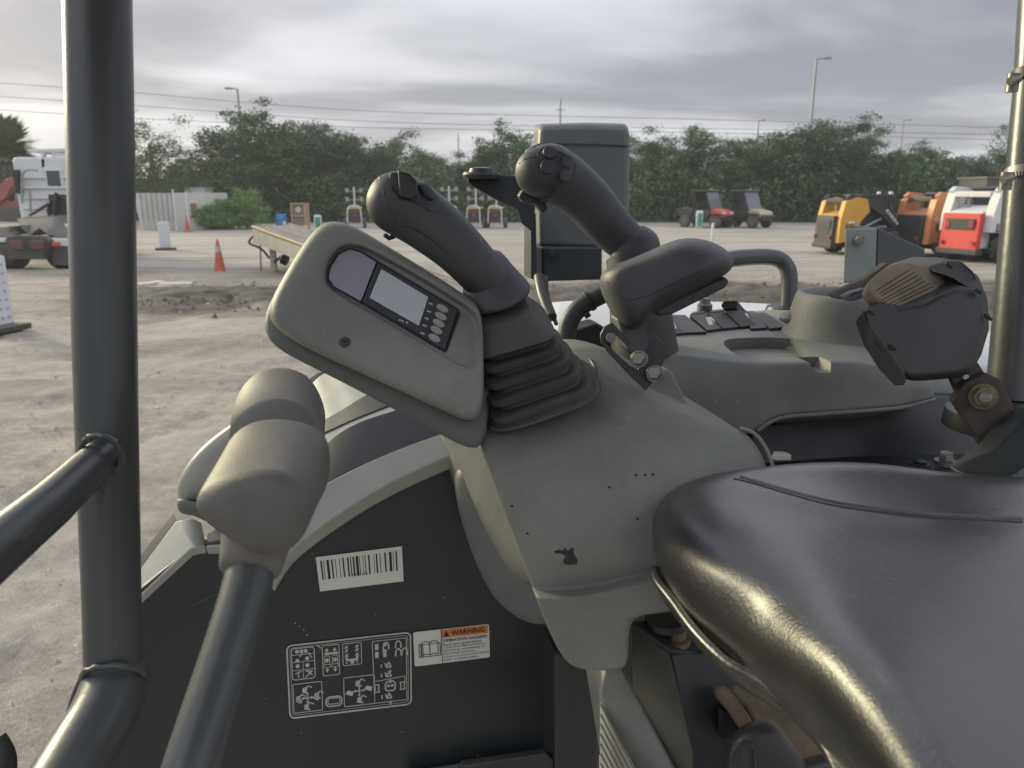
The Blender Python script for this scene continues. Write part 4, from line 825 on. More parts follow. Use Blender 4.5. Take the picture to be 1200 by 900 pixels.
# warning label
wc = ((484, 741), (573, 731), (574, 770), (486, 781)); f0 = decal_map(wc, .0015); f1 = decal_map(wc, .0022)
bm = B(); prism(bm, [f0(*q) for q in rrect(0, 0, 1, 1, .06, 2.3)], -MV*0.0004); wl = obj('warning_sticker', bm, STICK, panel, smooth=False, label='white and orange warning sticker')
bm = B(); drect(bm, f1, .375, .02, .985, .27); flat('orange_band', bm, ORANGEP, wl)
f2 = decal_map(wc, .0028); bm = B()
dpoly(bm, f2, [(.435, .06), (.40, .235), (.475, .235)])
put_text(bm, f2, 'WARNING', .50, .075, .94, .225, .02)
put_text(bm, f2, 'OPERATION HAZARD!', .39, .31, .97, .40, .02)
for i, (s, w) in enumerate((('Read and understand', .50), ('Operation Manual before', .56), ('operating, maintaining or', .55), ('servicing machine.', .42), ('Failure to comply could result in', .60), ('death or serious injury.', .46))):
    put_text(bm, f2, s, .39, .435 + i*.092, .39 + w, .505 + i*.092, .004)
drect(bm, f2, .365, .01, .375, .99)
# open book
for d in (0, .025, .05):
    dring(bm, f2, [(.07+d, .36+d), (.07+d, .74+d/2)], .008)
for pts in ([(.10, .35), (.16, .31), (.21, .36), (.21, .72), (.16, .68), (.10, .72)], [(.21, .36), (.26, .31), (.32, .35), (.32, .72), (.26, .68), (.21, .72)], [(.07, .40), (.07, .76), (.20, .76), (.35, .76), (.35, .40)]): dring(bm, f2, pts, .009)
flat('print', bm, INK, wl)
# control pattern diagram: white lines printed on black
dc = ((336, 757), (481, 741), (482, 825), (340, 842)); f1 = decal_map(dc, .0022); f0 = decal_map(dc, .0012)
bm = B(); prism(bm, [f0(*q) for q in rrect(0, 0, 1, 1, .07)], -MV*0.0003); dg_ = obj('control_diagram', bm, PAINT, panel, smooth=False, label='black control pattern diagram with white outlines')
bm = B(); dring(bm, f1, rrect(0, 0, 1, 1, .07), .010); dring(bm, f1, rrect(.022, .035, .978, .965, .05), .003)
dring(bm, f1, rrect(.035, .05, .22, .48, .04), .006)
for t in (.14, .24, .35): dline(bm, f1, (.04, t), (.215, t), .004)
dline(bm, f1, (.125, .24), (.125, .47), .004)
for cx, cy in ((.08, .095), (.115, .095), (.15, .095), (.08, .22), (.16, .20), (.08, .295), (.16, .295)): dcirc(bm, f1, cx, cy, .028)
for a, b in (((.10, .17), (.13, .11)), ((.17, .12), (.20, .20)), ((.06, .40), (.11, .37)), ((.085, .37), (.085, .46)), ((.14, .37), (.20, .38)), ((.20, .38), (.14, .46)), ((.155, .37), (.20, .44))): dline(bm, f1, a, b, .008)
dring(bm, f1, rrect(.285, .055, .42, .47, .02), .005); dring(bm, f1, rrect(.45, .06, .60, .36, .02), .005)
def arrow(s, t, d, h=.03, w=.018):
    dpoly(bm, f1, [(s, t - d*h), (s - w, t + d*h*.4), (s + w, t + d*h*.4)]); dline(bm, f1, (s, t), (s, t + d*h*1.6), .008)
for s in (.32, .385):
    arrow(s, .12, 1); arrow(s, .40, -1); dcirc(bm, f1, s, .26, .03); dring(bm, f1, rrect(s-.022, .20, s+.022, .32, .02), .005)
    dring(bm, f1, rrect(s-.028, .32, s+.028, .36, .01), .004)
drect(bm, f1, .30, .155, .41, .185)
for s in (.48, .565):
    for t in (.11, .16, .22, .26): dcirc(bm, f1, s, t, .02); dline(bm, f1, (s-.015, t+.02), (s+.015, t-.02), .005)
dline(bm, f1, (.475, .29), (.575, .29), .014); dcirc(bm, f1, .525, .32, .03)
for s in (.478, .565): dline(bm, f1, (s, .31), (s, .34), .009)
dring(bm, f1, rrect(.035, .54, .27, .935, .015), .005); dring(bm, f1, rrect(.45, .53, .70, .93, .015), .005)
def cross(cx, cy, k=1.0):
    dcirc(bm, f1, cx, cy, .018*k)
    for dx, dy in ((.035, 0), (-.035, 0), (0, .06), (0, -.06)): dline(bm, f1, (cx, cy), (cx+dx*k, cy+dy*k), .009); dcirc(bm, f1, cx+dx*k, cy+dy*k, .017*k)
cross(.15, .745); cross(.575, .73)
def digger(cx, cy, k=1):
    dcirc(bm, f1, cx, cy, .035*k); dline(bm, f1, (cx, cy), (cx+.03*k, cy-.05*k), .010); dline(bm, f1, (cx+.03*k, cy-.05*k), (cx+.06*k, cy-.02*k), .007); dline(bm, f1, (cx-.02*k, cy+.03*k), (cx+.03*k, cy+.05*k), .010)
for q in ((.13, .63), (.14, .86), (.075, .74), (.225, .72), (.565, .62), (.575, .85)): digger(*q)
for cx, cy, w in ((.08, .78, .028), (.22, .76, .028), (.495, .755, .035), (.65, .715, .035)):
    dpoly(bm, f1, [(cx-w, cy), (cx-w*.4, cy-.045), (cx+w, cy-.02), (cx+w*.6, cy+.04)])
dring(bm, f1, rrect(.30, .77, .43, .90, .05), .009); dring(bm, f1, rrect(.315, .79, .415, .87, .03), .006)
dring(bm, f1, [(.69, .07), (.965, .07), (.965, .93), (.70, .93)], .005)
for cx, cy in ((.80, .16), (.90, .16), (.90, .27), (.95, .27)):
    for k in range(6):
        a0, a1 = R(180+k*30), R(210+k*30); dline(bm, f1, (cx+math.cos(a0)*.022, cy+math.sin(a0)*.06), (cx+math.cos(a1)*.022, cy+math.sin(a1)*.06), .009)
    for s in (-.022, .022): dline(bm, f1, (cx+s, cy), (cx+s, cy+.04), .009)
for cx, cy in ((.725, .15), (.725, .26), (.79, .26)): drect(bm, f1, cx-.014, cy-.04, cx+.014, cy+.045); 
dcirc(bm, f1, .79, .13, .03); dcirc(bm, f1, .79, .22, .03)
for cy in (.45, .58, .88): dring(bm, f1, [(.80, cy), (.84, cy), (.82, cy-.07)], .010); dline(bm, f1, (.79, cy-.06), (.80, cy), .010); dline(bm, f1, (.76, cy-.05), (.76, cy), .008); arrow(.83, cy+.06, 1, .025, .014)
dring(bm, f1, rrect(.79, .65, .87, .78, .04), .010); dcirc(bm, f1, .815, .71, .02); dcirc(bm, f1, .845, .71, .02)
for s in (.72, .93): dring(bm, f1, [(s-.02, .68), (s+.02, .68), (s+.012, .73), (s+.02, .78), (s-.02, .78), (s-.012, .73)], .008)
dline(bm, f1, (.70, .63), (.95, .60), .005); dline(bm, f1, (.70, .63), (.70, .70), .005); dline(bm, f1, (.95, .60), (.95, .68), .005)
dpoly(bm, f1, [(.245, .03), (.275, .07), (.25, .16), (.27, .08), (.24, .04)])
flat('printed_symbols', bm, LINE, dg_)
# chips, scratches
bm = B(); idf = decal_map(((0, 0), (1200, 0), (1200, 900), (0, 900)), .0015)
for q in ((366, 648), (369, 656), (346, 730), (351, 734), (356, 738), (360, 744), (311, 819), (330, 819), (260, 835), (353, 859), (471, 858), (560, 885), (395, 600), (575, 740), (520, 700), (440, 720)):
    s, t = q[0]/1200, q[1]/900; r_ = random.uniform(.5, 1.1); dpoly(bm, idf, [(s-r_/1200, t), (s, t-r_/900*.6), (s+r_/1200*.8, t+.2/900), (s+.1/1200, t+r_/900)])
flat('paint_chips', bm, LINE, panel)
# dark column and sill to the right of the panel, floor edge
col = empty('seat_post_frame', PV(680, 1000, .95), 'black steel column under the console beside the seat mount', 'column')
bm = B(); prism(bm, [PV(*q) for q in ((650, 765, .98), (702, 780, .98), (702, 1010, .98), (650, 1010, .98))], MV*.06); obj('column', bm, PAINT, col, smooth=True, bevel=.004)
bm = B(); prism(bm, [PV(*q) for q in ((480, 915, 1.08), (645, 888, 1.08), (668, 905, 1.08), (668, 1010, 1.08), (480, 1010, 1.08))], MV*.02); obj('floor_sill', bm, mat('floor_mat', (.03, .028, .026), .8, dust=.3), col, bevel=.004)
bm = B(); prism(bm, [PV(*q) for q in ((540, 898, .985), (640, 883, .985), (650, 892, .985), (650, 905, .985), (540, 915, .985))], MV*.012); obj('sill_lip', bm, BLK, col, bevel=.003)

# ---- hood / mudguard: curved strips running over the panel
hood = empty('mudguard_cover', PV(345, 700, 1.2), 'pale grey ribbed front mudguard cover curving up behind the black panel', 'cover')
def strip(name, outer, inner, v0, v1, m, th=0.02, k=6):
    bm = B(); o_ = smooth_line([PV(x, y, v1) for x, y in outer], k); i_ = smooth_line([PV(x, y, v0) for x, y in inner], k)
    a = [bm.verts.new(p) for p in o_]; b = [bm.verts.new(p) for p in i_]; a2 = [bm.verts.new(p - UP*th + MV*th*.3) for p in o_]; b2 = [bm.verts.new(p - UP*th + MV*th*.3) for p in i_]
    for k in range(len(a)-1):
        for x, y in ((a, b), (b, b2), (b2, a2), (a2, a)): bm.faces.new((x[k], x[k+1], y[k+1], y[k]))
    bm.faces.new((a[0], a2[0], b2[0], b[0])); bm.faces.new((a[-1], a2[-1], b2[-1], b[-1]))
    return obj(name, bm, m, hood, bevel=.002, angle=50)
strip('arch_edge', [(300, 655), (345, 590), (390, 562), (450, 533), (520, 507), (580, 490)], [(320, 680), (345, 643), (400, 601), (460, 565), (528, 534), (580, 515)], VP-.012, VP+.03, HOOD)
strip('arch_groove', [(300, 630), (345, 560), (400, 505), (470, 478), (580, 450)], [(300, 660), (345, 592), (390, 564), (450, 535), (600, 486)], VP+.032, VP+.10, BLK)
strip('arch_rib', [(300, 590), (360, 520), (400, 496), (470, 468), (580, 425)], [(300, 625), (360, 545), (400, 517), (470, 487), (580, 452)], VP+.09, VP+.14, HOOD)
strip('arch_band', [(300, 560), (360, 505), (400, 480), (450, 452), (580, 400)], [(300, 590), (360, 522), (400, 498), (470, 470), (580, 427)], VP+.13, VP+.18, BLK)
strip('hood_top', [(330, 480), (362, 452), (380, 437), (420, 420), (580, 380)], [(300, 562), (360, 507), (400, 482), (450, 454), (580, 402)], VP+.18, VP+.34, HOOD)
strip('hood_seam', [(330, 470), (362, 443), (392, 430), (500, 400)], [(330, 482), (366, 453), (398, 438), (500, 410)], VP+.35, VP+.37, BLK)
# end wedge on the left
strip('end_wedge', [(140, 700), (160, 672), (206, 610), (226, 607), (236, 612)], [(140, 722), (166, 697), (224, 643), (231, 641), (241, 640)], VP-.004, VP+.05, HOOD, k=1)
strip('end_step', [(243, 625), (262, 612), (300, 594), (330, 590)], [(241, 641), (262, 640), (300, 639), (330, 640)], VP-.004, VP+.03, HOOD, k=1)
strip('wedge_seal', [(135, 695), (160, 655), (203, 600)], [(140, 702), (162, 672), (207, 611)], VP+.055, VP+.08, BLK, k=1)
bm = B(); prism(bm, [PV(*q, VP-.03) for q in ((241, 612), (262, 628), (300, 640), (300, 600), (262, 598), (246, 604))], MV*.02); obj('wedge_bracket', bm, BLK, hood, bevel=.002)
# headlamp-like smooth lobe
ring = [(205, 575), (210, 555), (232, 525), (265, 498), (300, 480), (345, 470), (350, 520), (310, 570), (270, 585), (228, 592), (212, 590)]
bm = B(); rs = []
for s, dv, dy in ((.55, -.012, 0), (.9, -.004, 0), (1, .01, 0), (1.0, .045, 5), (.9, .06, 8)):
    cx, cy = 275, 540; rs.append([PV(cx + (x-cx)*s, cy + (y-cy)*s + dy, VP + .02 + dv) for x, y in smooth_loop(ring, 1)])
loft(bm, rs); obj('side_lobe', bm, HOOD, hood, sub=1)
bm = B(); rs = []
for s, dv in ((.8, -.02), (1, .0), (1, .03)):
    cx, cy = 240, 590; rs.append([PV(cx + (x-cx)*s, cy + (y-cy)*s, VP + .0 + dv) for x, y in smooth_loop([(205, 580), (225, 590), (262, 586), (300, 590), (300, 610), (262, 605), (243, 614), (228, 604), (207, 603)], 1)])
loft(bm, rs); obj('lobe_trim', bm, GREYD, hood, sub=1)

# ---- steel tubes of the cab frame (left)
frame = empty('cab_guard_frame', P(112, 900, .75), 'black tubular steel cab post with a rail welded to it, nearest on the left', 'frame')
bm = B(); pts = [P(x, y, .75) for x, y in ((98, -900), (114.5, 0), (121, 300), (126, 520), (131, 700), (133, 800))]
rd = [rpx(r, .75) for r in (37.5, 37, 35.5, 33.5, 31.5, 31)]
sweep(bm, smooth_line(pts, 3), np.interp(np.linspace(0, 5, 16), range(6), rd).tolist(), 28); obj('post', bm, TUBE, frame)
bm = B(); sweep(bm, [P(127, 528, .735), P(60, 591, .64), (P(-60, 690, .53))], [rpx(20.5, .735), rpx(27, .64), rpx(37, .53)], 28); obj('rail', bm, TUBE, frame)
bm = B(); sweep(bm, smooth_line([P(136, 800, .75), P(120, 840, .72), P(96, 880, .69), P(50, 960, .63)], 3), [rpx(37, .74)]*10, 28, roundcap=3); obj('lower_tube', bm, TUBE, frame)
bm = B(); rows = []
def RM(u, v, z): return MU*u + MV*v + UP*z
for u in (-.50, -.46, .2, .86, .90): rows.append([RM(u, v, 2.72 + (.05 if abs(u-.2) < .5 and -.5 < v < .7 else 0) + (.0 if -.62 < v < .84 else -.05)) for v in (-.66, -.60, 0, .80, .86)])
body(bm, rows, UP*.05, crease=.6); obj('canopy_roof', bm, PAINT, frame, sub=2)
def weld(bm, c, n, r, w=.0026, k=46):
    r *= .955
    s, u = frame_of(n)
    pts = [c + s*math.cos(2*math.pi*i/k)*r + u*math.sin(2*math.pi*i/k)*r + n.normalized()*random.uniform(-.0006, .0006) for i in range(k)]
    pts.append(pts[0]); sweep(bm, pts, [w*random.uniform(.75, 1.15) for _ in pts], 8, cap=False)
bm = B(); n_ = P(60, 591, .64) - P(127, 528, .735); weld(bm, P(119, 532, .712), n_, rpx(24, .725)); obj('weld', bm, TUBE, frame)
bm = B(); n_ = P(120, 840, .72) - P(133, 780, .75); weld(bm, P(134, 793, .742), n_, rpx(35, .75)); obj('weld', bm, TUBE, frame)
bm = B(); s0 = surf(frame.children[0]); 
for q in (((126, 340), (130, 362)), ((68+60, 345), (131, 358))): sweep(bm, [hit(s0, *p)[0] for p in (q[0], ((q[0][0]+q[1][0])/2+1, (q[0][1]+q[1][1])/2), q[1])], [.0002, .0008, .0001], 5)
obj('scratch', bm, mat('bare_scratch', (.4, .4, .38), .5), frame)
bm = B(); sweep(bm, smooth_line([P(-8, 868, .7), P(2, 885, .7), P(4, 905, .7), P(0, 960, .7)], 4), rpx(14, .7), 14)
top('hose', bm, BLK, 'black rubber hose end peeking in at the bottom left corner', 'hose')

# ---- travel levers
def shell(bm, rings, n=2): loft(bm, rings)
def grip(dx, dy, d, s, name='grip', parent=None, cut=False):
    """moulded T-shaped grip: body loft along the long axis, each ring an ellipse-like section"""
    def q(x, y, dd=0): return P(300 + dx + (x-300)*s, 560 + dy + (y-560)*s, d + dd)
    bm = B()
    # sections from lower-left tip to upper right end: (centre, half-width along screen normal, half depth)
    secs = [((228, 585), 10, 14), ((240, 573), 34, 30), ((262, 563), 56, 42), ((292, 556), 74, 50), ((325, 552), 78, 52), ((352, 548), 70, 50), ((374, 545), 52, 42), ((384, 543), 22, 24)]
    pts = [q(*c) for c, _, _ in secs]; rings = []
    ax = (pts[-1]-pts[0]).normalized(); upv = (q(300, 500) - q(325, 620)).normalized(); upv = (upv - ax*upv.dot(ax)).normalized(); sd = ax.cross(upv)
    for (c, a, b), p in zip(secs, pts):
        rr = []
        for k in range(16):
            t = 2*math.pi*k/16; ct, st = math.cos(t), math.sin(t)
            rr.append(p + upv*(abs(ct)**.72*math.copysign(1, ct))*rpx(a*s, d) + sd*(abs(st)**.72*math.copysign(1, st))*rpx(b*s*.9, d))
        rings.append(rr)
    loft(bm, rings); return bm
tl = empty('travel_lever', P(225, 900, .42), 'near travel lever with brown-grey rubber grip on a glossy black rod, lower left', 'lever', 'pair of travel levers')
bm = B(); sweep(bm, smooth_line([P(293, 672, .50), P(282, 715, .485), P(262, 780, .465), (P(222, 905, .43)), P(195, 1000, .41)], 4), [rpx(28, .5)]*17, 26); obj('rod', bm, TUBE, tl)
# collar
bm = B(); loft(bm, [[c + sx*math.cos(2*math.pi*k/20)*rpx(a, .5) + sy*math.sin(2*math.pi*k/20)*rpx(a*.9, .5) for k in range(20)] for c, a, (sx, sy) in
   ((P(291, 674, .50), 30, frame_of(P(282, 715, .485)-P(293, 672, .50))), (P(292, 671, .50), 37, frame_of(P(282, 715, .485)-P(293, 672, .50))), (P(298, 645, .505), 39, frame_of(P(282, 715, .485)-P(293, 672, .50))), (P(305, 610, .51), 46, frame_of(P(282, 715, .485)-P(293, 672, .50))), (P(315, 575, .515), 55, frame_of(P(282, 715, .485)-P(293, 672, .50))))])
obj('grip_neck', bm, LEV, tl, sub=1)
# head: rings from the underside up, outlines in the image plane with their own depth
def head(outline, cx, cy, d, dd, steps, parent, name, m):
    bm = B(); rs = []
    for s, t in steps: rs.append([P(cx + (x-cx)*s, cy + (y-cy)*s, d + dd*t) for x, y in outline])
    loft(bm, rs); return obj(name, bm, m, parent, sub=2)
def grip_loft(nose, back, d0, d1, parent):
    bm = B(); def_ = []
    cn = (sum(q[0] for q in nose)/len(nose), sum(q[1] for q in nose)/len(nose)); cb = (sum(q[0] for q in back)/len(back), sum(q[1] for q in back)/len(back))
    sc = lambda pts, c, s, d: [P(c[0]+(x-c[0])*s, c[1]+(y-c[1])*s, d) for x, y in pts]
    md = lambda t, g=1.0: [P(*[(p[k]*(1-t)+q[k]*t) for k in (0, 1)], d0*(1-t)+d1*t) for p, q in zip(nose, back)]
    RR = loft(bm, [sc(nose, cn, .35, d0-.014), sc(nose, cn, .75, d0-.012), sc(nose, cn, .97, d0-.004), md(.06), md(.35), md(.65), md(.92), sc(back, cb, .97, d1+.012), sc(back, cb, .8, d1+.03), sc(back, cb, .4, d1+.036)])
    lay = bm.edges.layers.float.new('crease_edge')
    for r_ in (RR[2], RR[6]):
        for v1, v2 in zip(r_, r_[1:] + r_[:1]): bm.edges.get((v1, v2))[lay] = .55
    return obj('grip_head', bm, LEV, parent, sub=2)
grip_loft([(223, 596), (233, 572), (262, 554), (303, 546), (342, 550), (363, 572), (366, 606), (354, 640), (318, 657), (280, 642), (246, 617)],
          [(262, 560), (264, 516), (288, 492), (320, 487), (354, 490), (384, 503), (391, 530), (387, 567), (367, 602), (320, 610), (285, 600)], .47, .555, tl)
tl2 = empty('travel_lever', P(270, 900, .60), 'far travel lever, its rubber grip rising behind the near grip at lower left', 'lever', 'pair of travel levers')
grip_loft([(266, 530), (268, 500), (286, 475), (316, 464), (348, 467), (373, 482), (384, 512), (378, 545), (350, 562), (310, 560), (280, 555)],
          [(268, 505), (273, 470), (288, 442), (312, 428), (342, 428), (366, 440), (380, 470), (384, 495), (372, 520), (320, 525), (290, 520)], .66, .73, tl2)
bm = B(); sweep(bm, [P(318, 540, .60), P(295, 640, .585), P(255, 800, .56), P(215, 950, .53)], rpx(20, .58), 20); obj('rod', bm, TUBE, tl2)

# ---- joystick console
con = empty('joystick_console', P(680, 786, .95), 'large grey plastic joystick console with a dark chipped spot, left of the seat', 'console')
Z_ = lambda rows, d: rows
rows = [
 [P(556, 470, 1.03), P(600, 440, 1.06), P(655, 408, 1.09), P(705, 404, 1.10), P(745, 425, 1.08), P(785, 455, 1.05), P(830, 480, 1.0)],
 [P(557, 487, .98), P(605, 470, 1.00), P(665, 440, 1.02), P(715, 430, 1.04), P(765, 455, 1.01), P(809, 477, .98), P(862, 502, .95)],
 [P(560, 506, .915), P(630, 500, .925), P(688, 480, .94), P(735, 472, .95), P(785, 478, .94), P(835, 492, .925), P(880, 512, .92)],
 [P(565, 532, .895), P(636, 524, .895), P(695, 514, .90), P(745, 508, .905), P(795, 510, .90), P(850, 518, .89), P(901, 540, .895)],
 [P(585, 588, .885), P(645, 590, .878), P(705, 590, .875), P(755, 590, .875), P(800, 590, .875), P(850, 590, .87), P(908, 590, .88)],
 [P(612, 658, .88), P(662, 655, .868), P(715, 650, .862), P(760, 646, .86), P(805, 650, .86), P(850, 650, .86), P(900, 650, .87)],
 [P(624, 690, .886), P(668, 692, .876), P(718, 683, .870), P(765, 670, .867), P(805, 667, .867), P(850, 665, .87), P(900, 665, .88)],
 [P(628, 701, .868), P(671, 702, .855), P(721, 693, .849), P(765, 681, .846), P(805, 677, .846), P(850, 680, .85), P(900, 680, .86)],
 [P(636, 723, .870), P(677, 723, .857), P(739, 723, .850), P(772, 721, .848), P(805, 716, .848), P(850, 712, .855), P(900, 705, .86)],
 [P(650, 757, .872), P(690, 762, .860), P(738, 762, .852), None, None, None, None],
 [P(668, 785, .878), P(700, 788, .865), P(737, 788, .857), None, None, None, None]]
bm = B(); body(bm, rows, MV*.17*K + UP*0.005, crease=.72, shrink=.12, rowcrease=((2, .35), (6, .7), (7, .7))); shellc = obj('console_shell', bm, GREY, con, sub=3)
# tapering round end sleeve
bm = B(); c0 = P(806, 560, .95); c1 = P(850, 556, .955); 
sc = surf(shellc)
# chipped spot, small pits: thin flakes lying on the surface
def flake(name, px, py, pts, m, lift=.0005):
    bm = B(); vs = []
    for x, y in pts: p, n = hit(sc, px+x, py+y, lift=lift); vs.append(bm.verts.new(p))
    bm.faces.new(vs); return obj(name, bm, m, con, smooth=False)
DARKSP = mat('oil_stain', (.035, .033, .03), .8)
flake('chipped_spot', 664, 652, [(-15, -6), (-9, -8), (-4, -7), (-2, -11), (0, -7), (5, -8), (4, -11), (9, -9), (8, -6), (10, -1), (13, 4), (12, 9), (4, 10), (-3, 9), (-4, 4), (-1, 0), (-5, -3), (-9, -4), (-12, -3)], DARKSP)
for q in ((745, 557), (756, 557), (765, 556), (714, 571), (600, 593), (618, 625), (747, 608)): flake('pit', *q, [(-2, -1), (0, -1.5), (2, -.5), (1.5, 1.5), (-1, 1.5)], DARKSP)
# rear upstand (small triangular facet) next to the wrist-rest bracket
bm = B(); prism(bm, [P(752, 458, 1.0), P(779, 432, 1.02), P(789, 436, 1.02), P(812, 482, .97), P(780, 500, .96)], MV*.06*K); obj('upstand', bm, GREY, con, bevel=.004)
# round lip where the end tube leaves to the right
bm = B(); sweep(bm, smooth_line([P(868, 502, .935), P(884, 508, .915), (P(897, 524, .90)), P(905, 545, .89), P(909, 570, .89)], 5), rpx(2.2, .9), 10); obj('end_lip', bm, GREY, con)
# slot beside the boot
bm = B(); sweep(bm, smooth_line([hit(sc, 691, 420)[0], hit(sc, 698, 432)[0], hit(sc, 700, 446)[0]], 4), [.0005]+[.0016]*7+[.0005], 8); obj('slot', bm, BLK, con)

# rear shell of the console, seen on the left with the sun on it
rs_ = empty('console_rear_cover', P(610, 735, 1.0), 'cream-lit rear cover of the joystick console tapering down beside the black panel', 'cover')
rows = [[P(512, 500, 1.2), P(530, 497, 1.11), P(560, 494, 1.03), P(600, 490, 1.0)],
 [P(519, 520, 1.2), P(538, 525, 1.11), P(566, 530, 1.03), P(600, 520, .99)], [P(527, 562, 1.195), P(546, 570, 1.105), P(580, 578, 1.025), P(610, 570, .99)],
 [P(548, 612, 1.19), P(566, 625, 1.10), P(600, 635, 1.02), P(625, 620, .99)], [P(571, 660, 1.18), P(590, 668, 1.09), P(614, 672, 1.01), P(645, 670, .98)], [P(590, 680, 1.18), P(606, 684, 1.09), P(630, 684, 1.01), P(655, 690, .98)]]
bm = B(); body(bm, rows, MV*.012+MU*.05, crease=.6, shrink=.05); obj('cover_shell', bm, GREY, rs_, sub=2)
rows = [[P(530, 540, 1.13), P(580, 560, 1.09), P(640, 560, 1.06)], [P(537, 605, 1.12), P(590, 620, 1.08), P(650, 620, 1.05)], [P(560, 668, 1.10), P(600, 680, 1.07), P(655, 680, 1.04)], [P(578, 705, 1.09), P(618, 738, 1.05), P(660, 735, 1.02)]]
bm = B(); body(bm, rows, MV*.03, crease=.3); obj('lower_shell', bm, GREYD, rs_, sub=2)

# ---- joystick with boot
js = empty('joystick', P(640, 470, .97), 'large black joystick on a ribbed rubber boot beside the monitor', 'joystick')
# boot: stacked rounded-quad rings along the slanted axis, each fold a ridge
def quad_ring(c, n=20, sq=.75):
    """c: four image corners (px,py,d) -> rounded loop of 3D points"""
    p = [P(*q) for q in c]; cen = sum(p, Vector())/4; ex = ((p[1]-p[0]) + (p[2]-p[3]))/4; ey = ((p[3]-p[0]) + (p[2]-p[1]))/4; o = []
    for k in range(n):
        t = 2*math.pi*k/n; ct, st = math.cos(t), math.sin(t)
        o.append(cen + ex*(abs(ct)**sq*math.copysign(1, ct)) + ey*(abs(st)**sq*math.copysign(1, st)))
    return o
def lerp4(a, b, t): return [tuple(x*(1-t)+y*t for x, y in zip(p, q)) for p, q in zip(a, b)]
base = [(583, 508, .89), (700, 462, .91), (682, 420, 1.06), (566, 455, 1.05)]
head_ = [(550, 392, .885), (635, 370, .89), (612, 335, .99), (548, 350, .99)]
def grow(c, s):
    cx = sum(q[0] for q in c)/4; cy = sum(q[1] for q in c)/4; cd = sum(q[2] for q in c)/4; return [(cx+(x-cx)*s, cy+(y-cy)*s, cd+(d-cd)*(1+(s-1)*1.6)) for x, y, d in c]
bm = B(); rings = []
prof = [(0, 1.04), (.10, 1.06), (.12, 1.03), (.135, .90), (.19, .89), (.20, 1.01), (.275, 1.05), (.29, 1.02), (.305, .88), (.36, .87), (.37, .99), (.445, 1.04), (.46, 1.0), (.475, .86), (.53, .85), (.54, .98), (.61, 1.03), (.625, 1.0), (.64, .86), (.70, .85), (.71, 1.06), (.74, 1.12), (.86, 1.02), (1.0, .86)]
for t, s in prof: rings.append(quad_ring(grow(lerp4(base, head_, t), s*.97), 56, .34))
loft(bm, rings); bt = obj('boot', bm, RUBD, js, bevel=.0012, seg=2, angle=30)
bm = B(); rings = [quad_ring(grow([(x, y+z, d) for x, y, d in base], s), 28, .55) for s, z in ((1.13, 3), (1.13, 0), (1.08, -3), (.9, -4))]; loft(bm, rings); obj('boot_flange', bm, RUBD, js)
# collar
def ell(c, rx, ry, d, nrm, n=28):
    s, u = frame_of(nrm); return [c + s*math.cos(2*math.pi*k/n)*rpx(rx, d) + u*math.sin(2*math.pi*k/n)*rpx(ry, d) for k in range(n)]
ax = (P(566, 290, .93) - P(588, 365, .93)).normalized() + (CAM - P(580, 340, .93)).normalized()*.5; ax.normalize()
bm = B(); loft(bm, [ell(P(x, y, .945), r, r, .93, ax) for x, y, r in ((584, 354, 34), (583, 350, 40), (582, 346, 42), (580, 340, 40.5), (576, 331, 36), (572, 320, 31), (567, 308, 27), (562, 298, 24))]); obj('collar', bm, RUB, js, sub=1)
bm = B(); pts = [(586, 352, .95, 24), (573, 331, .94, 27), (556, 311, .93, 28.5), (535, 289, .925, 31), (511, 268, .92, 34), (488, 251, .915, 36), (466, 238, .905, 36.5)]
sweep(bm, smooth_line([P(x, y, d) for x, y, d, r in pts], 4), np.interp(np.linspace(0, 6, 25), range(7), [rpx(q[3], q[2]) for q in pts]).tolist(), 32, roundcap=7)
gp = obj('grip', bm, RUB, js, sub=1); sg = surf(gp)
# seam line, thumb wheel, button plate
obj('grip_seam', seam(sg, [(445, 208), (450, 225), (457, 245), (466, 262)], .0012), BLK, js)
obj('grip_seam', seam(sg, [(459, 206), (460, 222), (468, 232), (486, 236), (505, 248)], .0012), BLK, js)
p, n = hit(sg, 513, 246)
bm = B(); seamp = [(490, 214), (500, 216), (511, 228), (515, 240), (511, 249), (499, 247), (488, 238), (486, 224)]
cen = [hit(sg, x, y, lift=.0012)[0] for x, y in smooth_loop(seamp, 2)]; n = hit(sg, 500, 232)[1]
prism(bm, cen, -n*.006); obj('button_plate', bm, mat('button_plate', (.06, .063, .07), .4, var=.05), js, smooth=True, bevel=.0006)
p, n = hit(sg, 499, 226, lift=.0015); bm = B(); disc(bm, p, n, rpx(7, .9), .002, ex=P(508, 234, .9)-P(492, 218, .9), rx=rpx(12, .9)); obj('oval_button', bm, BLK, js)
# thumb rocker standing proud
rk = [(466, 199), (480, 203), (488, 211), (490, 229), (480, 234), (468, 230)]
bm = B(); n = hit(sg, 477, 220)[1]; cs = [P(x, y, .862) for x, y in rk]; prism(bm, [c for c in cs], (P(477, 217, .90)-P(477, 217, .862))); obj('thumb_rocker', bm, BLK, js, bevel=.002, seg=3)
bm = B(); cs = [P(x, y, .875) for x, y in ((456, 203), (463, 201), (467, 204), (466, 220), (458, 216))]; prism(bm, cs, (P(460, 210, .90)-P(460, 210, .875))); obj('rocker_guard', bm, RUB, js, bevel=.002, seg=3)
obj('grip_seam', seam(sg, [(452, 262), (480, 266), (505, 280), (530, 302), (550, 328), (562, 345)], .0007), BLK, js)
# trigger under grip
bm = B(); sweep(bm, [P(452, 276, .93), P(456, 279, .93), P(461, 277, .93)], rpx(3, .93), 8, roundcap=2); obj('trigger', bm, BLK, js)

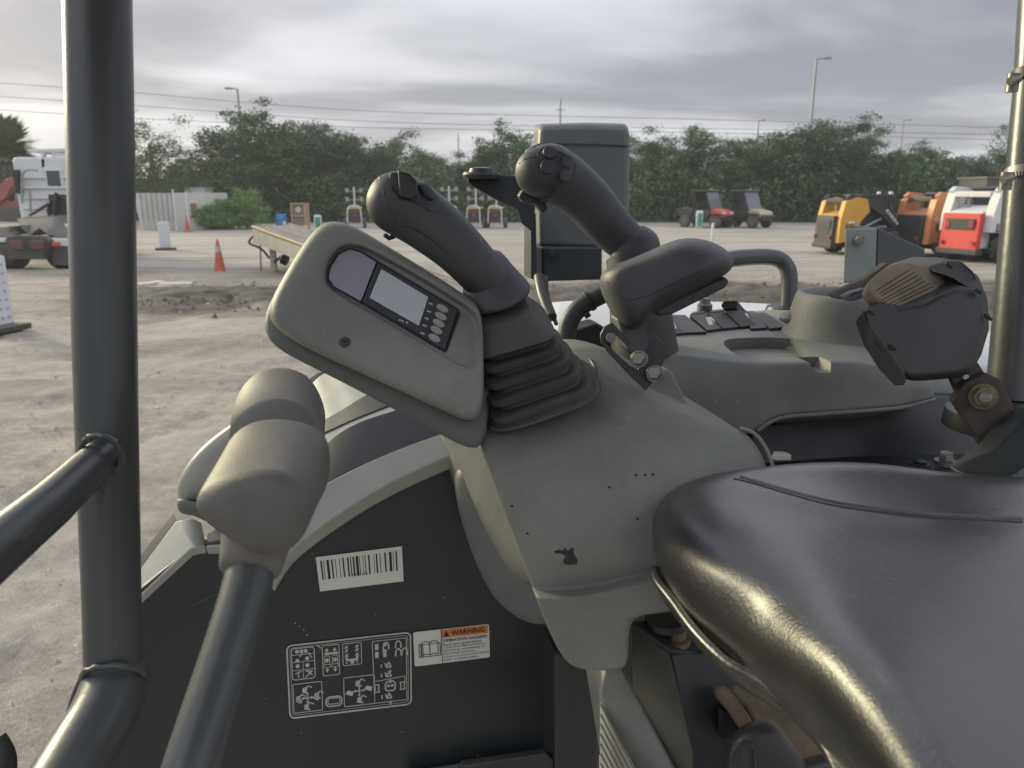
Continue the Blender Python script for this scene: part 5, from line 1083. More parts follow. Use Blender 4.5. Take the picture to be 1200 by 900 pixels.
# ---- monitor pod
pod = empty('monitor_pod', P(440, 470, 1.0), 'grey plastic monitor pod slanting up to the left, with screen and five buttons', 'monitor')
pod_out = [(309, 372), (322, 342), (345, 302), (366, 270), (384, 257), (412, 262), (450, 286), (500, 316), (552, 350), (566, 362), (567, 430), (568, 502), (530, 487), (480, 463), (410, 432), (340, 400)]
pod_in = [(378, 330), (382, 308), (394, 290), (412, 284), (432, 291), (470, 312), (510, 335), (545, 358), (564, 372), (565, 405), (562, 440), (530, 424), (500, 405), (460, 382), (424, 361), (392, 343)]
def pring(pts, s, d, cx=445, cy=370, ox=0, oy=0, tilt=.00012):
    return [P(cx + (x-cx)*s + ox, cy + (y-cy)*s + oy, d + (x-cx)*tilt*0 + (370-y)*.0004) for x, y in pts]
bm = B(); mid = [tuple(a*.35 + b*.65 for a, b in zip(p, q)) for p, q in zip(pod_out, pod_in)]
q8 = [tuple(a*.8 + b*.2 for a, b in zip(p, q)) for p, q in zip(pod_out, pod_in)]
loft(bm, [pring(pod_in, .90, .9035), pring(pod_in, .94, .903), pring(pod_in, .965, .901), pring(pod_in, .99, .894), pring(pod_in, 1.015, .890), pring(mid, 1, .889), pring(q8, 1, .891), pring([tuple(a*.95+b*.05 for a, b in zip(p, q)) for p, q in zip(pod_out, pod_in)], 1, .896), pring(pod_out, 1, .910), pring(pod_out, 1.0, .94), pring(pod_out, .99, .96)], cap0=True, cap1=True)
podo = obj('pod_shell', bm, GREY, pod, sub=2)
# lower shell: darker band seen along the underside
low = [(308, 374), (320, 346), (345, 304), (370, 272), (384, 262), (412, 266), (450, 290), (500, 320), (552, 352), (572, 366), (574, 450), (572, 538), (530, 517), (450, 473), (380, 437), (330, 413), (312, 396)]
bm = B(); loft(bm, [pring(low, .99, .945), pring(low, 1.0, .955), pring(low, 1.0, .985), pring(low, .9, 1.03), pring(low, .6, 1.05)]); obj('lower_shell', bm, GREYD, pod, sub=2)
FD = .9005
def fp(x, y, dz=0): return P(x, y, FD - dz + (370-y)*.0004)
FN = -(P(445, 370, 1) - P(445, 370, .9)).normalized()
def plate(name, pts, m, parent, z0, z1, it=0, bevel=.0008, **kw):
    bm = B(); pp = smooth_loop(pts, it) if it else pts
    prism(bm, [fp(x, y, z1) for x, y in pp], -FN*(z1-z0)*K); return obj(name, bm, m, parent, bevel=bevel, **kw)
BEZ = mat('monitor_bezel', (.055, .057, .066), .35, var=.06)
frm = plate('monitor_frame', [(384, 328), (386, 313), (396, 297), (410, 290.5), (424, 294.5), (443, 306), (537, 362), (539, 368), (524, 412), (520, 413), (424, 356), (392, 338)], mat('frame_edge', (.02, .02, .022), .4), pod, -.02, .000)
lc = plate('lens_cover', [(385, 326), (387, 314), (397, 298), (410, 292), (423, 296), (441, 307), (423, 353), (392, 336)], mat('lens_cover', (.30, .30, .345), .30, var=.03), frm, -.005, .003)
plate('bezel', [(443, 308), (536, 363), (521, 410), (425, 354)], BEZ, frm, -.005, .003)
SCREEN = mat('screen_painted_sky', (.52, .54, .56), .10, var=.03, coat=1.0)  # sky reflection is painted into the pane's pale base colour
scp = plate('screen', [(447, 315), (502, 348), (491, 382), (433, 349)], SCREEN, pod, -.002, .0042)
# the dark shape of the grip mirrored in the glass is left to the glass itself
for i, (x, y) in enumerate(((518.5, 361.5), (516.5, 370.5), (514, 378.8), (511.5, 387), (509, 396))):
    bm = B(); disc(bm, fp(x, y, .0045), FN, rpx(4.0, .9), .0015, ex=P(530, 367, .9)-P(516, 359, .9), rx=rpx(7.6, .9)); obj('button', bm, mat('pod_button', (.30, .30, .27), .5), pod)
    bm = B()
    for dx in (-15, -12.5): x0, y0 = x + dx + .6*i*.0, y + dx*.35 - .5; pp = [fp(x0-.9, y0-1.5, .0034), fp(x0+1, y0-.8, .0034), fp(x0+.6, y0+1.2, .0034), fp(x0-1.2, y0+.5, .0034)]; bm.faces.new([bm.verts.new(p) for p in pp])
    obj('button_symbol', bm, LINE, pod, smooth=False)
bm = B()
for x0, y0 in ((469, 375), (472, 376.5), (477, 378)): bm.faces.new([bm.verts.new(fp(x0+a, y0+b, .0034)) for a, b in ((-1.2, -1.3), (1.3, -.3), (.9, 1.3), (-1.6, .3))])
obj('bezel_symbol', bm, LINE, pod, smooth=False)
sp = surf(podo); p, n = hit(sp, 404, 401)
bm = B(); disc(bm, p, n, rpx(6.5, .9), .0012, k=20); sw = obj('screw', bm, BLK, pod)
bm = B(); e1 = P(408, 401, .9) - P(404, 401, .9); e2 = P(404, 397, .9)-P(404, 401, .9)
for e in (e1, e2):
    e = e.normalized(); f_ = n.cross(e); c = p + n*.0014; bm.faces.new([bm.verts.new(c + e*a*.002 + f_*b*.0005) for a, b in ((-1, -1), (1, -1), (1, 1), (-1, 1))])
obj('screw_slot', bm, mat('slot_dark', (.005, .005, .005), .8), sw, smooth=False)
bm = B(); c = P(337, 306, 1.0); cyl(bm, c, P(330, 303, 1.0), rpx(6, 1), n=14); obj('side_knob', bm, BLK, pod, bevel=.001)

# ---- wrist rest on slotted bracket
wr = empty('wrist_rest', P(755, 450, 1.0), 'dark rubber wrist rest on a bolted bracket in front of the small blade lever', 'wrist rest')
wo = [(703, 322), (712, 312), (745, 302), (785, 282), (808, 277), (838, 283), (855, 295), (862, 306), (857, 318), (838, 330), (812, 343), (782, 360), (766, 368), (758, 376), (748, 388), (735, 392), (722, 378), (708, 352), (702, 336)]
bm = B(); rs = []
cx, cy = 775, 325
for s, t, oy in ((.45, -.055, -4), (.72, -.05, -3), (.92, -.03, -1), (1, .0, 0), (1, .03, 0), (.93, .055, 0), (.7, .065, 0)):
    rs.append([P(cx + (x-cx)*s, cy + (y-cy)*s + oy, 1.0 + t*.9 - (x-cx)*.0002) for x, y in wo])
loft(bm, rs); wro = obj('pad', bm, RUB, wr, sub=2)
sw_ = surf(wro)
bm = B(); prism(bm, [P(*q) for q in ((764, 364, .995), (835, 330, .985), (851, 324, .985), (856, 330, .985), (850, 338, .985), (790, 368, .99), (772, 371, .995))], MV*.045*K); obj('underplate', bm, BLK, wr, bevel=.003, seg=3)
bm = B(); prism(bm, [P(*q) for q in ((722, 372, 1.0), (760, 360, 1.0), (758, 382, 1.0), (763, 396, .99), (755, 420, .98), (735, 412, .98), (728, 392, .99))], MV*.03*K); obj('stem', bm, RUB, wr, bevel=.004, seg=3)
obj('mould_seam', seam(sw_, [(712, 330), (722, 345), (738, 352), (760, 346), (790, 332), (820, 318), (848, 306), (856, 303)], .0008), BLK, wr)
# slotted bracket
bmo = B(); 
def frame_poly(outer, inner, d, th, bm):
    o_ = [P(x, y, d) for x, y in outer]; i_ = [P(x, y, d) for x, y in inner]; n = len(o_)
    rows = [[bm.verts.new(p) for p in L_] for L_ in (o_, i_, [p + MV*th for p in i_], [p + MV*th for p in o_])]
    for a in range(4):
        for k in range(n): bm.faces.new((rows[a][k], rows[a][(k+1)%n], rows[(a+1)%4][(k+1)%n], rows[(a+1)%4][k]))
frame_poly([(704, 392), (709, 383), (718, 378), (742, 404), (764, 430), (768, 446), (757, 458), (738, 440), (712, 412), (705, 402)], [(710, 396), (712, 391), (719, 390), (736, 406), (747, 419), (750, 426), (748, 434), (738, 428), (722, 414), (711, 403)], .985, .004, bmo)
obj('slotted_bracket', bmo, BLK, wr, bevel=.001)
bm = B(); prism(bm, [P(*q, 1.0) for q in ((750, 380), (765, 390), (778, 402), (780, 420), (775, 432), (758, 445), (745, 430))], MV*.008); obj('round_bracket', bm, BLK, wr, bevel=.002)
def bolt(bm, p, n, r, h, washer=1.25):
    n = n.normalized(); s, u = frame_of(n)
    loft(bm, [[p + n*z + s*math.cos(2*math.pi*k/20)*r*washer + u*math.sin(2*math.pi*k/20)*r*washer for k in range(20)] for z in (-h*.3, h*.15)])
    loft(bm, [[p + n*z + s*math.cos(math.pi*k/3)*r*q + u*math.sin(math.pi*k/3)*r*q for k in range(6)] for z, q in ((h*.15, 1), (h*.9, 1), (h, .88))])
tocam = lambda q: (CAM - q).normalized()
for x, y in ((749, 421), (768, 438)):
    bm = B(); p = P(x, y, .975); nn = tocam(p) + Vector((-.15, 0, .1)); bolt(bm, p, nn, rpx(8.5, .97), .012); obj('bolt', bm, STEEL, wr, bevel=.0006)
bm = B(); p = P(716, 396, .98); disc(bm, p, tocam(p), rpx(6, .98), .004); obj('pin', bm, GREY, wr)

# ---- blade lever behind
bl = empty('blade_lever', P(740, 420, 1.2), 'smaller black joystick with four round buttons behind the wrist rest', 'joystick')
pts = [(752, 300, 1.2, 22), (735, 285, 1.2, 24), (712, 262, 1.19, 27), (688, 234, 1.18, 29), (662, 213, 1.17, 32), (643, 203, 1.16, 35), (632, 202, 1.15, 29)]
bm = B(); sweep(bm, smooth_line([P(x, y, d) for x, y, d, r in pts], 4), np.interp(np.linspace(0, 6, 25), range(7), [rpx(q[3], q[2]) for q in pts]).tolist(), 26, roundcap=4); g2 = obj('grip', bm, RUB, bl, sub=1)
ax = (P(712, 262, 1.2) - P(752, 305, 1.2)).normalized()
bm = B(); loft(bm, [ell(P(x, y, 1.2), r, r, 1.2, ax) for x, y, r in ((757, 315, 22), (752, 306, 30), (745, 296, 33), (738, 288, 30), (730, 278, 25))]); obj('collar', bm, RUB, bl, sub=1)
bm = B(); sweep(bm, [P(742, 300, 1.2), P(748, 340, 1.2), P(756, 420, 1.2)], [rpx(32, 1.2), rpx(34, 1.2), rpx(40, 1.2)], 20); obj('boot', bm, RUBD, bl)
s2 = surf(g2)
cen = [hit(s2, x, y, fb=1.15, lift=.0012)[0] for x, y in smooth_loop([(631, 176), (640, 171), (656, 178), (673, 187), (676, 198), (671, 210), (660, 212), (645, 206), (632, 198), (629, 186)], 2)]
n = hit(s2, 652, 190)[1]; nb = n; bm = B(); prism(bm, cen, -n*.01); obj('button_plate', bm, mat('button_plate', (.06, .063, .07)), bl, bevel=.0008)
for x, y, hh in ((643, 181, .004), (640, 196.5, .004), (664, 190, .0015), (662, 205, .0015)):
    p, n = hit(s2, x, y, fb=1.14, lift=.002); n = (n + nb*2).normalized(); bm = B(); disc(bm, p, n, rpx(7.8, 1.15), hh, k=22); obj('round_button', bm, RUB if hh > .003 else mat('button_plate', (.06, .063, .07)), bl)
obj('grip_seam', seam(s2, [(608, 192), (616, 186), (626, 184), (629, 183)], .0009), BLK, bl)
bm = B(); prism(bm, [P(*q, 1.15) for q in ((618, 176), (626, 171), (634, 167), (636, 172), (628, 177), (620, 181))], MV*.02); obj('top_switch', bm, RUB, bl, bevel=.002)
bm = B(); prism(bm, [P(*q, 1.17) for q in ((613, 222), (622, 226), (640, 238), (642, 246), (636, 250), (628, 240), (612, 236), (608, 230))], MV*.015); obj('trigger', bm, BLK, bl, bevel=.002)

# ---- mirror housing with bracket
mh = empty('mirror_housing', P(672, 400, 1.65), 'tall grey box-shaped mirror housing on a flat black arm behind the small joystick', 'mirror')
D = 1.6
bm = B(); loft(bm, [[P(x, y, D+a) for x, y in q] for a, q in (
  (.0, [(642, 148), (690, 147), (733, 149), (736, 160), (735, 240), (727, 288), (690, 290), (632, 288), (630, 200), (634, 150)]),
  (.02, [(636, 145), (690, 143.5), (735, 145), (738, 160), (737, 240), (729, 290), (690, 292), (630, 290), (627, 200), (630, 148)]),
  (.09, [(628, 146), (690, 144), (733, 146), (737, 160), (735, 240), (727, 288), (690, 290), (626, 288), (624, 200), (625, 150)]))]); obj('housing', bm, mat('mirror_case', (.105, .115, .12), .45, var=.05, scale=5, dust=.08), mh, bevel=.012, seg=4, angle=40)
bm = B(); sweep(bm, [P(637, 168, D-.003), P(700, 169, D-.003), P(737, 171, D-.001)], .0012, 6); obj('lid_seam', bm, BLK, mh)
bm = B(); prism(bm, [P(*q, 1.56) for q in ((636, 290), (706, 290), (706, 328), (636, 330))], MV*.08); bk = obj('bracket', bm, PAINT, mh, bevel=.003)
bm = B(); prism(bm, [P(*q, 1.565) for q in ((625, 289), (636, 290), (636, 330), (626, 328))], MV*.08); obj('bracket_side', bm, GREY, mh, bevel=.002)
p = P(648, 297, 1.555); bm = B(); bolt(bm, p, tocam(p), rpx(4.5, 1.56), .006); obj('bolt', bm, PAINT, mh)
bm = B(); prism(bm, [P(*q, 1.53) for q in ((551, 206), (570, 205), (630, 207), (626, 260), (624, 272), (612, 262), (606, 245), (585, 236), (553, 218), (548, 212))], MV*.006); obj('arm_plate', bm, PAINT, mh, bevel=.001)
bm = B(); prism(bm, [P(*q, 1.535) for q in ((622, 250), (628, 250), (630, 330), (622, 326))], MV*.05); obj('support', bm, PAINT, mh, bevel=.001)
p = P(564, 205, 1.52); bm = B(); loft(bm, [[P(564, 205, 1.52) + Vector((math.cos(2*math.pi*k/20)*r, math.sin(2*math.pi*k/20)*r, z)) for k in range(20)] for z, r in ((-.006, .028), (.000, .030), (.004, .028), (.004, .02), (.010, .018), (.012, .008))]); obj('washer_bolt', bm, BLK, mh)
bm = B(); sweep(bm, smooth_line([P(632, 325, 1.5), P(636, 345, 1.46), P(646, 372, 1.42)], 4), rpx(7, 1.45), 10); sweep(bm, smooth_line([P(640, 325, 1.52), P(642, 350, 1.46), P(652, 380, 1.42)], 4), rpx(2.5, 1.45), 8); obj('cable', bm, BLK, mh)

# ---- hoses and handrail behind the console
bm = B(); sweep(bm, smooth_line([P(725, 338, 1.25), P(700, 348, 1.25), P(680, 360, 1.25), P(668, 376, 1.25), P(664, 395, 1.25), P(664, 420, 1.25)], 5), rpx(11, 1.25), 16)
hz = empty('control_hose', P(664, 420, 1.25), 'bent black hose coming out from under the wrist rest', 'hose')
obj('hose_tube', bm, RUB, hz)
bm = B(); sweep(bm, [P(688, 354, 1.25), P(693, 351, 1.25)], rpx(13, 1.25), 16); sweep(bm, [P(686, 366, 1.24), P(690, 372, 1.24)], rpx(4, 1.24), 8); obj('clamp', bm, BLK, hz, bevel=.001)
bm = B(); prism(bm, [P(*q, 1.3) for q in ((668, 388), (700, 378), (722, 392), (722, 408), (690, 412), (668, 404))], MV*.04); obj('base_flange', bm, BLK, hz, bevel=.004)
hr = empty('handrail', P(925, 365, 1.75), 'bent black tube handrail standing behind the rear cover', 'handrail')
bm = B(); sweep(bm, smooth_line([P(840, 306, 1.6), P(870, 302, 1.62), P(898, 301, 1.64), P(915, 305, 1.65), P(924, 318, 1.65), P(925, 340, 1.65), P(923, 370, 1.65)], 5), rpx(9.5, 1.65), 18); obj('rail_tube', bm, TUBE, hr)
bm = B(); bmesh.ops.create_cone(bm, cap_ends=True, segments=18, radius1=.04, radius2=.034, depth=.02, matrix=Matrix.Translation(P(922, 366, 1.64))); obj('rail_foot', bm, PAINT, hr)
# white engine hood beyond
eh = empty('engine_hood', PZ(760, 395, 1.70), 'white painted engine hood just visible behind the switches', 'hood')
rows = [[PZ(x, y, 1.735) for x, y in ((640, 352), (720, 351), (830, 352), (945, 356), (1130, 380), (1230, 400))], [PZ(x, y, 1.745) for x, y in ((640, 358), (720, 358), (830, 362), (940, 368), (1120, 392), (1230, 412))], [PZ(x, y, 1.73) for x, y in ((640, 400), (720, 400), (820, 410), (940, 420), (1110, 430), (1230, 445))]]
bm = B(); body(bm, rows, -UP*.12, crease=.8); obj('hood_sheet', bm, WHITEP, eh, sub=2)
bm = B(); loft(bm, [[P(826, 357 , 1.5) + Vector((math.cos(2*math.pi*k/12)*r, math.sin(2*math.pi*k/12)*r, z)) for k in range(12)] for z, r in ((-.02, .012), (.0, .012), (.002, .009), (.010, .008))]); obj('hood_bolt', bm, STEEL, eh)

# ---- rear cover with rocker switches
rc = empty('rear_console', P(950, 500, 1.2), 'long grey plastic rear console with rocker switches and a moulded round cup', 'console')
rows = [
 [PZ(740, 382, 1.765), PZ(800, 374, 1.765), PZ(850, 368, 1.765), PZ(890, 364, 1.765), PZ(925, 362, 1.765), PZ(965, 365, 1.77), PZ(1010, 372, 1.77), PZ(1060, 385, 1.76), PZ(1090, 400, 1.755)],
 [PZ(735, 393, 1.775), PZ(790, 390, 1.775), PZ(845, 387, 1.775), PZ(890, 385, 1.775), PZ(930, 384, 1.775), PZ(970, 386, 1.775), PZ(1015, 392, 1.775), PZ(1070, 405, 1.765), PZ(1094, 418, 1.75)],
 [PZ(730, 412, 1.775), PZ(780, 405, 1.775), PZ(840, 416, 1.772), PZ(885, 419, 1.772), PZ(930, 419, 1.772), PZ(970, 418, 1.772), PZ(1015, 420, 1.77), PZ(1070, 425, 1.76), PZ(1096, 438, 1.745)],
 [P(730, 430, 1.13), P(780, 419, 1.15), P(840, 426, 1.13), P(885, 428, 1.12), P(935, 428, 1.115), P(978, 427, 1.115), P(1015, 430, 1.12), P(1068, 444, 1.12), P(1096, 452, 1.14)],
 [P(730, 450, 1.11), P(790, 435, 1.13), P(845, 450, 1.11), P(890, 455, 1.105), P(935, 452, 1.10), P(978, 450, 1.10), P(1020, 452, 1.10), P(1068, 456, 1.10), P(1096, 460, 1.13)],
 [P(740, 500, 1.10), P(800, 500, 1.11), P(845, 492, 1.105), P(892, 490, 1.10), P(935, 480, 1.10), P(978, 476, 1.10), P(1020, 473, 1.10), P(1068, 467, 1.10), P(1097, 463, 1.13)],
 [P(740, 530, 1.10), P(810, 525, 1.11), P(850, 512, 1.105), P(886, 503, 1.10), P(912, 492, 1.10), P(978, 486, 1.10), P(1020, 482, 1.10), P(1068, 475, 1.10), P(1095, 467, 1.13)]]
rows = [rows[0], [(rows[0][k]*.5+rows[2][k]*.5) for k in range(9)],
 [P(730, 428, 1.14), P(780, 415, 1.16), P(840, 421, 1.14), P(885, 426, 1.125), P(935, 425, 1.12), P(978, 424, 1.12), P(1015, 426, 1.12), P(1060, 438, 1.12), P(1095, 447, 1.15)],
 [P(735, 470, 1.10), P(790, 468, 1.12), P(843, 466, 1.105), P(889, 462, 1.10), P(935, 456, 1.10), P(978, 453, 1.10), P(1017, 451, 1.10), P(1062, 453, 1.10), P(1097, 455, 1.14)],
 [P(740, 530, 1.10), P(805, 525, 1.11), P(850, 514, 1.10), P(888, 504, 1.095), P(914, 489, 1.095), P(965, 484, 1.095), P(1018, 480, 1.095), P(1060, 476, 1.095), P(1096, 467, 1.135)]]
rows = [smooth_line(r_, 4) for r_ in rows]
bm = B(); body(bm, rows, MV*.10 - UP*.05); rco = obj('cover_shell', bm, GREY, rc, bevel=.009, seg=4, angle=32)
for m_ in list(rco.modifiers):
    if m_.type == 'WEIGHTED_NORMAL': rco.modifiers.remove(m_)
def cutter(pts, z0, z1):
    bm = B(); sl = smooth_loop(pts, 1); prism(bm, [PZ(x, y, 1.775) for x, y in sl], UP*z1, vec0=UP*z0); o = obj('pocket_cutter', bm, None, None, smooth=False); return o
cuts = [cutter([(848, 395), (850, 392), (862, 390), (900, 389), (924, 390), (933, 392), (948, 403), (949, 407), (943, 409), (910, 409), (880, 409), (869, 408), (851, 399)], -.022, .03)]
bm = B(); prism(bm, [P(x, y, 1.05) for x, y in smooth_loop([(972, 380), (1004, 380), (1012, 392), (1013, 449), (985, 449), (983, 425), (976, 412)], 1)], MV*.085); cuts.append(obj('pocket_cutter', bm, None, None, smooth=False))
for c_ in cuts:
    bo = rco.modifiers.new('pocket', 'BOOLEAN'); bo.operation = 'DIFFERENCE'; bo.object = c_; bo.solver = 'EXACT'
bpy.context.view_layer.update(); dg = bpy.context.evaluated_depsgraph_get()
me = bpy.data.meshes.new_from_object(rco.evaluated_get(dg)); rco.modifiers.clear(); rco.data = me
for p in me.polygons: p.use_smooth = True
me.set_sharp_from_angle(angle=R(33))
for c_ in cuts: bpy.data.objects.remove(c_)
# rolled lip along the bottom edge
bm = B(); sweep(bm, smooth_line([P(888, 505, 1.09), P(914, 490, 1.09), P(965, 485, 1.09), P(1018, 481, 1.09), P(1060, 477, 1.09), P(1095, 468, 1.13)], 4), rpx(2.2, 1.1), 8); obj('edge_lip', bm, GREY, rc)
# cup hump
cc = PZ(1000, 352, 1.835) ; c0 = P(992, 372, 1.28)
bm = B(); s_, u_ = Vector((1, 0, 0)), Vector((0, 1, 0)); cw = P(996, 345, 1.30)
rg = []
for r_, z in ((.115, -.085), (.085, -.062), (.076, -.03), (.070, .0), (.066, .004), (.060, .002), (.056, -.008), (.052, -.05)):
    rg.append([cw + s_*math.cos(2*math.pi*k/32)*r_ + u_*math.sin(2*math.pi*k/32)*r_ + UP*z for k in range(32)])
loft(bm, rg, cap0=False); obj('cup_holder', bm, GREY, rc, sub=1)
bm = B(); bmesh.ops.create_uvsphere(bm, u_segments=16, v_segments=8, radius=.02, matrix=Matrix.Translation(P(930, 372, 1.33)) @ Matrix.Scale(.5, 4, (0, 0, 1))); obj('moulded_boss', bm, GREY, rc)
# rocker switches: fitted in a row on the top
SWB = mat('switch_black', (.018, .019, .021), .45, var=.1, dust=.10)
BUFF = mat('switch_symbol', (.62, .58, .42), .5)
sr = surf(rco)
def onrc(x, y, lift=0.0):
    h = hit(sr, x, y, fb=1.4); return h[0] + UP*lift
slots = [((762, 378), (782, 378), (801, 393), (780, 395)), ((780, 372), (803, 372), (828, 392), (800, 393)), ((808, 372), (826, 370), (846, 388), (829, 390)), ((829, 370), (848, 368), (866, 386), (848, 388)), ((850, 367), (868, 366), (886, 384), (868, 386)), ((866, 368), (884, 367), (899, 387), (880, 388)), ((881, 369), (897, 369), (922, 386), (902, 388))]
for i, q in enumerate(slots):
    bm = B(); prism(bm, [onrc(x, y, .004) for x, y in q], -UP*.006); pl_ = obj('switch_blank' if i in (1, 5, 6) else 'rocker_switch', bm, SWB, rc, bevel=.001)
    if i in (0, 2, 3, 4):
        def mixp(s, t): return onrc(*[(q[0][k]*(1-s)+q[1][k]*s)*(1-t) + (q[3][k]*(1-s)+q[2][k]*s)*t for k in (0, 1)], 0)
        bm = B(); ends = []
        prof = ((.0, .005), (.1, .011), (.45, .011), (.6, .014), (.97, .003)) if i != 4 else ((-.35, .005), (-.2, .013), (.3, .012), (.55, .014), (.97, .003))
        rr = [[mixp(.06, t) + UP*h, mixp(.94, t) + UP*h, mixp(.94, t) + UP*.001, mixp(.06, t) + UP*.001] for t, h in prof]
        loft(bm, rr); obj('rocker', bm, SWB, pl_, bevel=.0012)
        bm = B(); bm.faces.new([bm.verts.new(mixp(s, t) + UP*(h_)) for s, t, h_ in ((.25, .64, .0138), (.75, .64, .0138), (.75, .86, .0073), (.25, .86, .0073))]); obj('switch_symbol', bm, BUFF, pl_, smooth=False)
# dark deck and channel under the rear console
dk = empty('rear_deck', P(1000, 540, 1.0), 'black painted deck under the rear console behind the seat', 'deck')
bm = B(); prism(bm, [P(*q) for q in ((880, 500, 1.16), (1000, 486, 1.17), (1100, 466, 1.18), (1210, 470, 1.18), (1210, 545, 1.16), (880, 560, 1.14))], MV*.03); obj('deck_wall', bm, PAINT, dk, bevel=.003)
bm = B(); rows = [[P(860, 545, 1.14), P(1000, 535, 1.15), P(1210, 530, 1.16)], [P(860, 600, .98), P(1000, 590, .98), P(1210, 590, .98)]]; body(bm, rows, -UP*.03, crease=1); obj('deck_floor', bm, PAINT, dk, sub=0)
for x, y, d in ((1108, 541, 1.06), (1078, 543, 1.08)):
    bm = B(); p = P(x, y, d); bolt(bm, p, UP, rpx(8, d), .011 if x > 1090 else .004, 1.5); obj('deck_bolt', bm, STEEL if x > 1090 else PAINT, dk)
bm = B(); prism(bm, [P(*q) for q in ((1095, 548, 1.06), (1118, 540, 1.09), (1135, 546, 1.07), (1120, 554, 1.03))], -UP*.004); obj('shim_plate', bm, STEEL, dk, smooth=False)
bm = B(); prism(bm, [P(*q) for q in ((908, 540, .97), (913, 532, .98), (928, 533, .98), (928, 540, .97))], MV*.01); obj('small_clip', bm, STEEL, dk, bevel=.001)
# small steel box on the body behind
sb = empty('hinge_box', P(1030, 320, 2.2), 'small grey steel box with one bolt between rear console and yellow loader', 'box')
bm = B(); prism(bm, [P(*q, 2.2) for q in ((991, 268), (1028, 267), (1026, 328), (988, 332))], ray(1020, 300)*.2); obj('box_side', bm, mat('box_grey', (.12, .14, .135), .5, dust=.1, scratch=.3), sb, bevel=.004)
bm = B(); prism(bm, [P(*q) for q in ((1029, 267, 2.2), (1084, 292, 2.3), (1082, 330, 2.3), (1027, 345, 2.2))], Vector((.03, .2, 0))); obj('box_flank', bm, PAINT, sb, bevel=.003)
p = P(1007, 281, 2.19); bm = B(); bolt(bm, p, tocam(p), rpx(4.5, 2.2), .012); obj('bolt', bm, STEEL, sb)
# ---- right cab post with hose clamps
rp = empty('cab_post', P(1180, 520, 1.0), 'black tubular cab post at the right edge with two worm-drive clamps', 'post')
bm = B(); sweep(bm, [P(1250, -520, 1.02), P(1215, 100, 1.02), P(1196, 320, 1.02), (P(1184, 470, 1.02))], [rpx(24, 1.02), rpx(24, 1.02), rpx(25, 1.02), rpx(26, 1.02)], 28); obj('post', bm, TUBE, rp)
bm = B(); loft(bm, [[P(1182, 470, 1.02) + Vector((math.cos(2*math.pi*k/24)*r, math.sin(2*math.pi*k/24)*r, z)) for k in range(24)] for z, r in ((-.03, .06), (-.012, .058), (-.004, .034), (.004, .029))]); obj('post_foot', bm, PAINT, rp)
for y, x, m_ in ((205, 1206, STEEL), (90, 1214, BLK)):
    ax = (P(1215, 100, 1.02)-P(1196, 320, 1.02)).normalized(); c = P(x, y, 1.02)
    bm = B(); sweep(bm, [c - ax*.006, c + ax*.006], rpx(26, 1.02), 28); cl_ = obj('hose_clamp', bm, m_, rp, label='steel worm-drive clamp' if m_ is STEEL else 'black clamp')
    bm = B(); q = P(x-27, y+6, .99); sweep(bm, [q - UP*.010, q + UP*.008], .006, 10); sweep(bm, [P(x-20, y+2, .98), P(x-31, y+6, .98)], .0045, 8); obj('clamp_screw', bm, STEEL, cl_)
    if m_ is STEEL:
        bm = B()
        for k in range(7): sweep(bm, [P(x-18+k*3.6, y-4, .985-.001*k), P(x-16+k*3.6, y+5, .985-.001*k)], .0006, 5)
        obj('band_slots', bm, INK, cl_)

# ---- seat belt retractor
br = empty('seat_belt_retractor', P(1150, 530, .95), 'black seat belt retractor tilted on a rusty bracket, brown webbing rolled inside', 'seat belt')
body_f = [(1006, 370), (1016, 362), (1060, 400), (1066, 445), (1050, 447), (1030, 425), (1012, 398)]
BD = .93
RET = mat('retractor_plastic', (.016, .017, .020), .5, var=.15, scale=20, dust=.10, dustcol=(.17, .16, .12))
bx = lambda pts, d, vec, m, name, **kw: obj(name, (lambda b_: (prism(b_, [P(*q, d) if len(q) == 2 else P(*q) for q in pts], vec), b_)[1])(B()), m, br, **kw)
BV = MV*.07 + UP*.0
bm = B(); loft(bm, [[P(*q) for q in smooth_loop(r_, 1)] for r_ in (
  [(1014, 368, .90), (1030, 350, .93), (1060, 366, .915), (1140, 330, .92), (1158, 370, .92), (1140, 425, .905), (1128, 436, .90), (1095, 440, .90), (1060, 442, .89), (1030, 412, .89)],
  [(1008, 370, .92), (1028, 348, .95), (1062, 350, .95), (1142, 318, .95), (1163, 372, .95), (1146, 430, .93), (1130, 442, .92), (1096, 446, .92), (1058, 448, .91), (1026, 416, .91)],
  [(1012, 362, .98), (1030, 335, 1.0), (1070, 325, 1.0), (1140, 306, 1.0), (1163, 365, 1.0), (1146, 425, .98), (1130, 436, .97), (1096, 440, .97), (1060, 440, .96), (1030, 405, .96)])]); ro = obj('housing', bm, RET, br, bevel=.007, seg=4, angle=20)
bm = B(); prism(bm, [P(*q) for q in ((1004, 372, .915), (1012, 362, .93), (1022, 378, .91), (1045, 408, .90), (1060, 432, .895), (1062, 446, .90), (1050, 447, .905), (1032, 428, .91), (1014, 400, .915))], Vector((-.006, -.010, -.002))); obj('end_cover', bm, mat('retractor_end', (.035, .037, .03), .6, var=.25, scale=30, dust=.12, dustcol=(.16, .15, .09)), br, bevel=.004, seg=3)
bm = B(); prism(bm, [P(*q) for q in ((1088, 312, .96), (1110, 305, .97), (1128, 306, .97), (1142, 318, .96), (1162, 372, .95), (1156, 382, .94), (1136, 340, .93), (1120, 326, .93), (1100, 320, .94))], MV*.05); obj('top_cover', bm, RET, br, bevel=.005, seg=3)
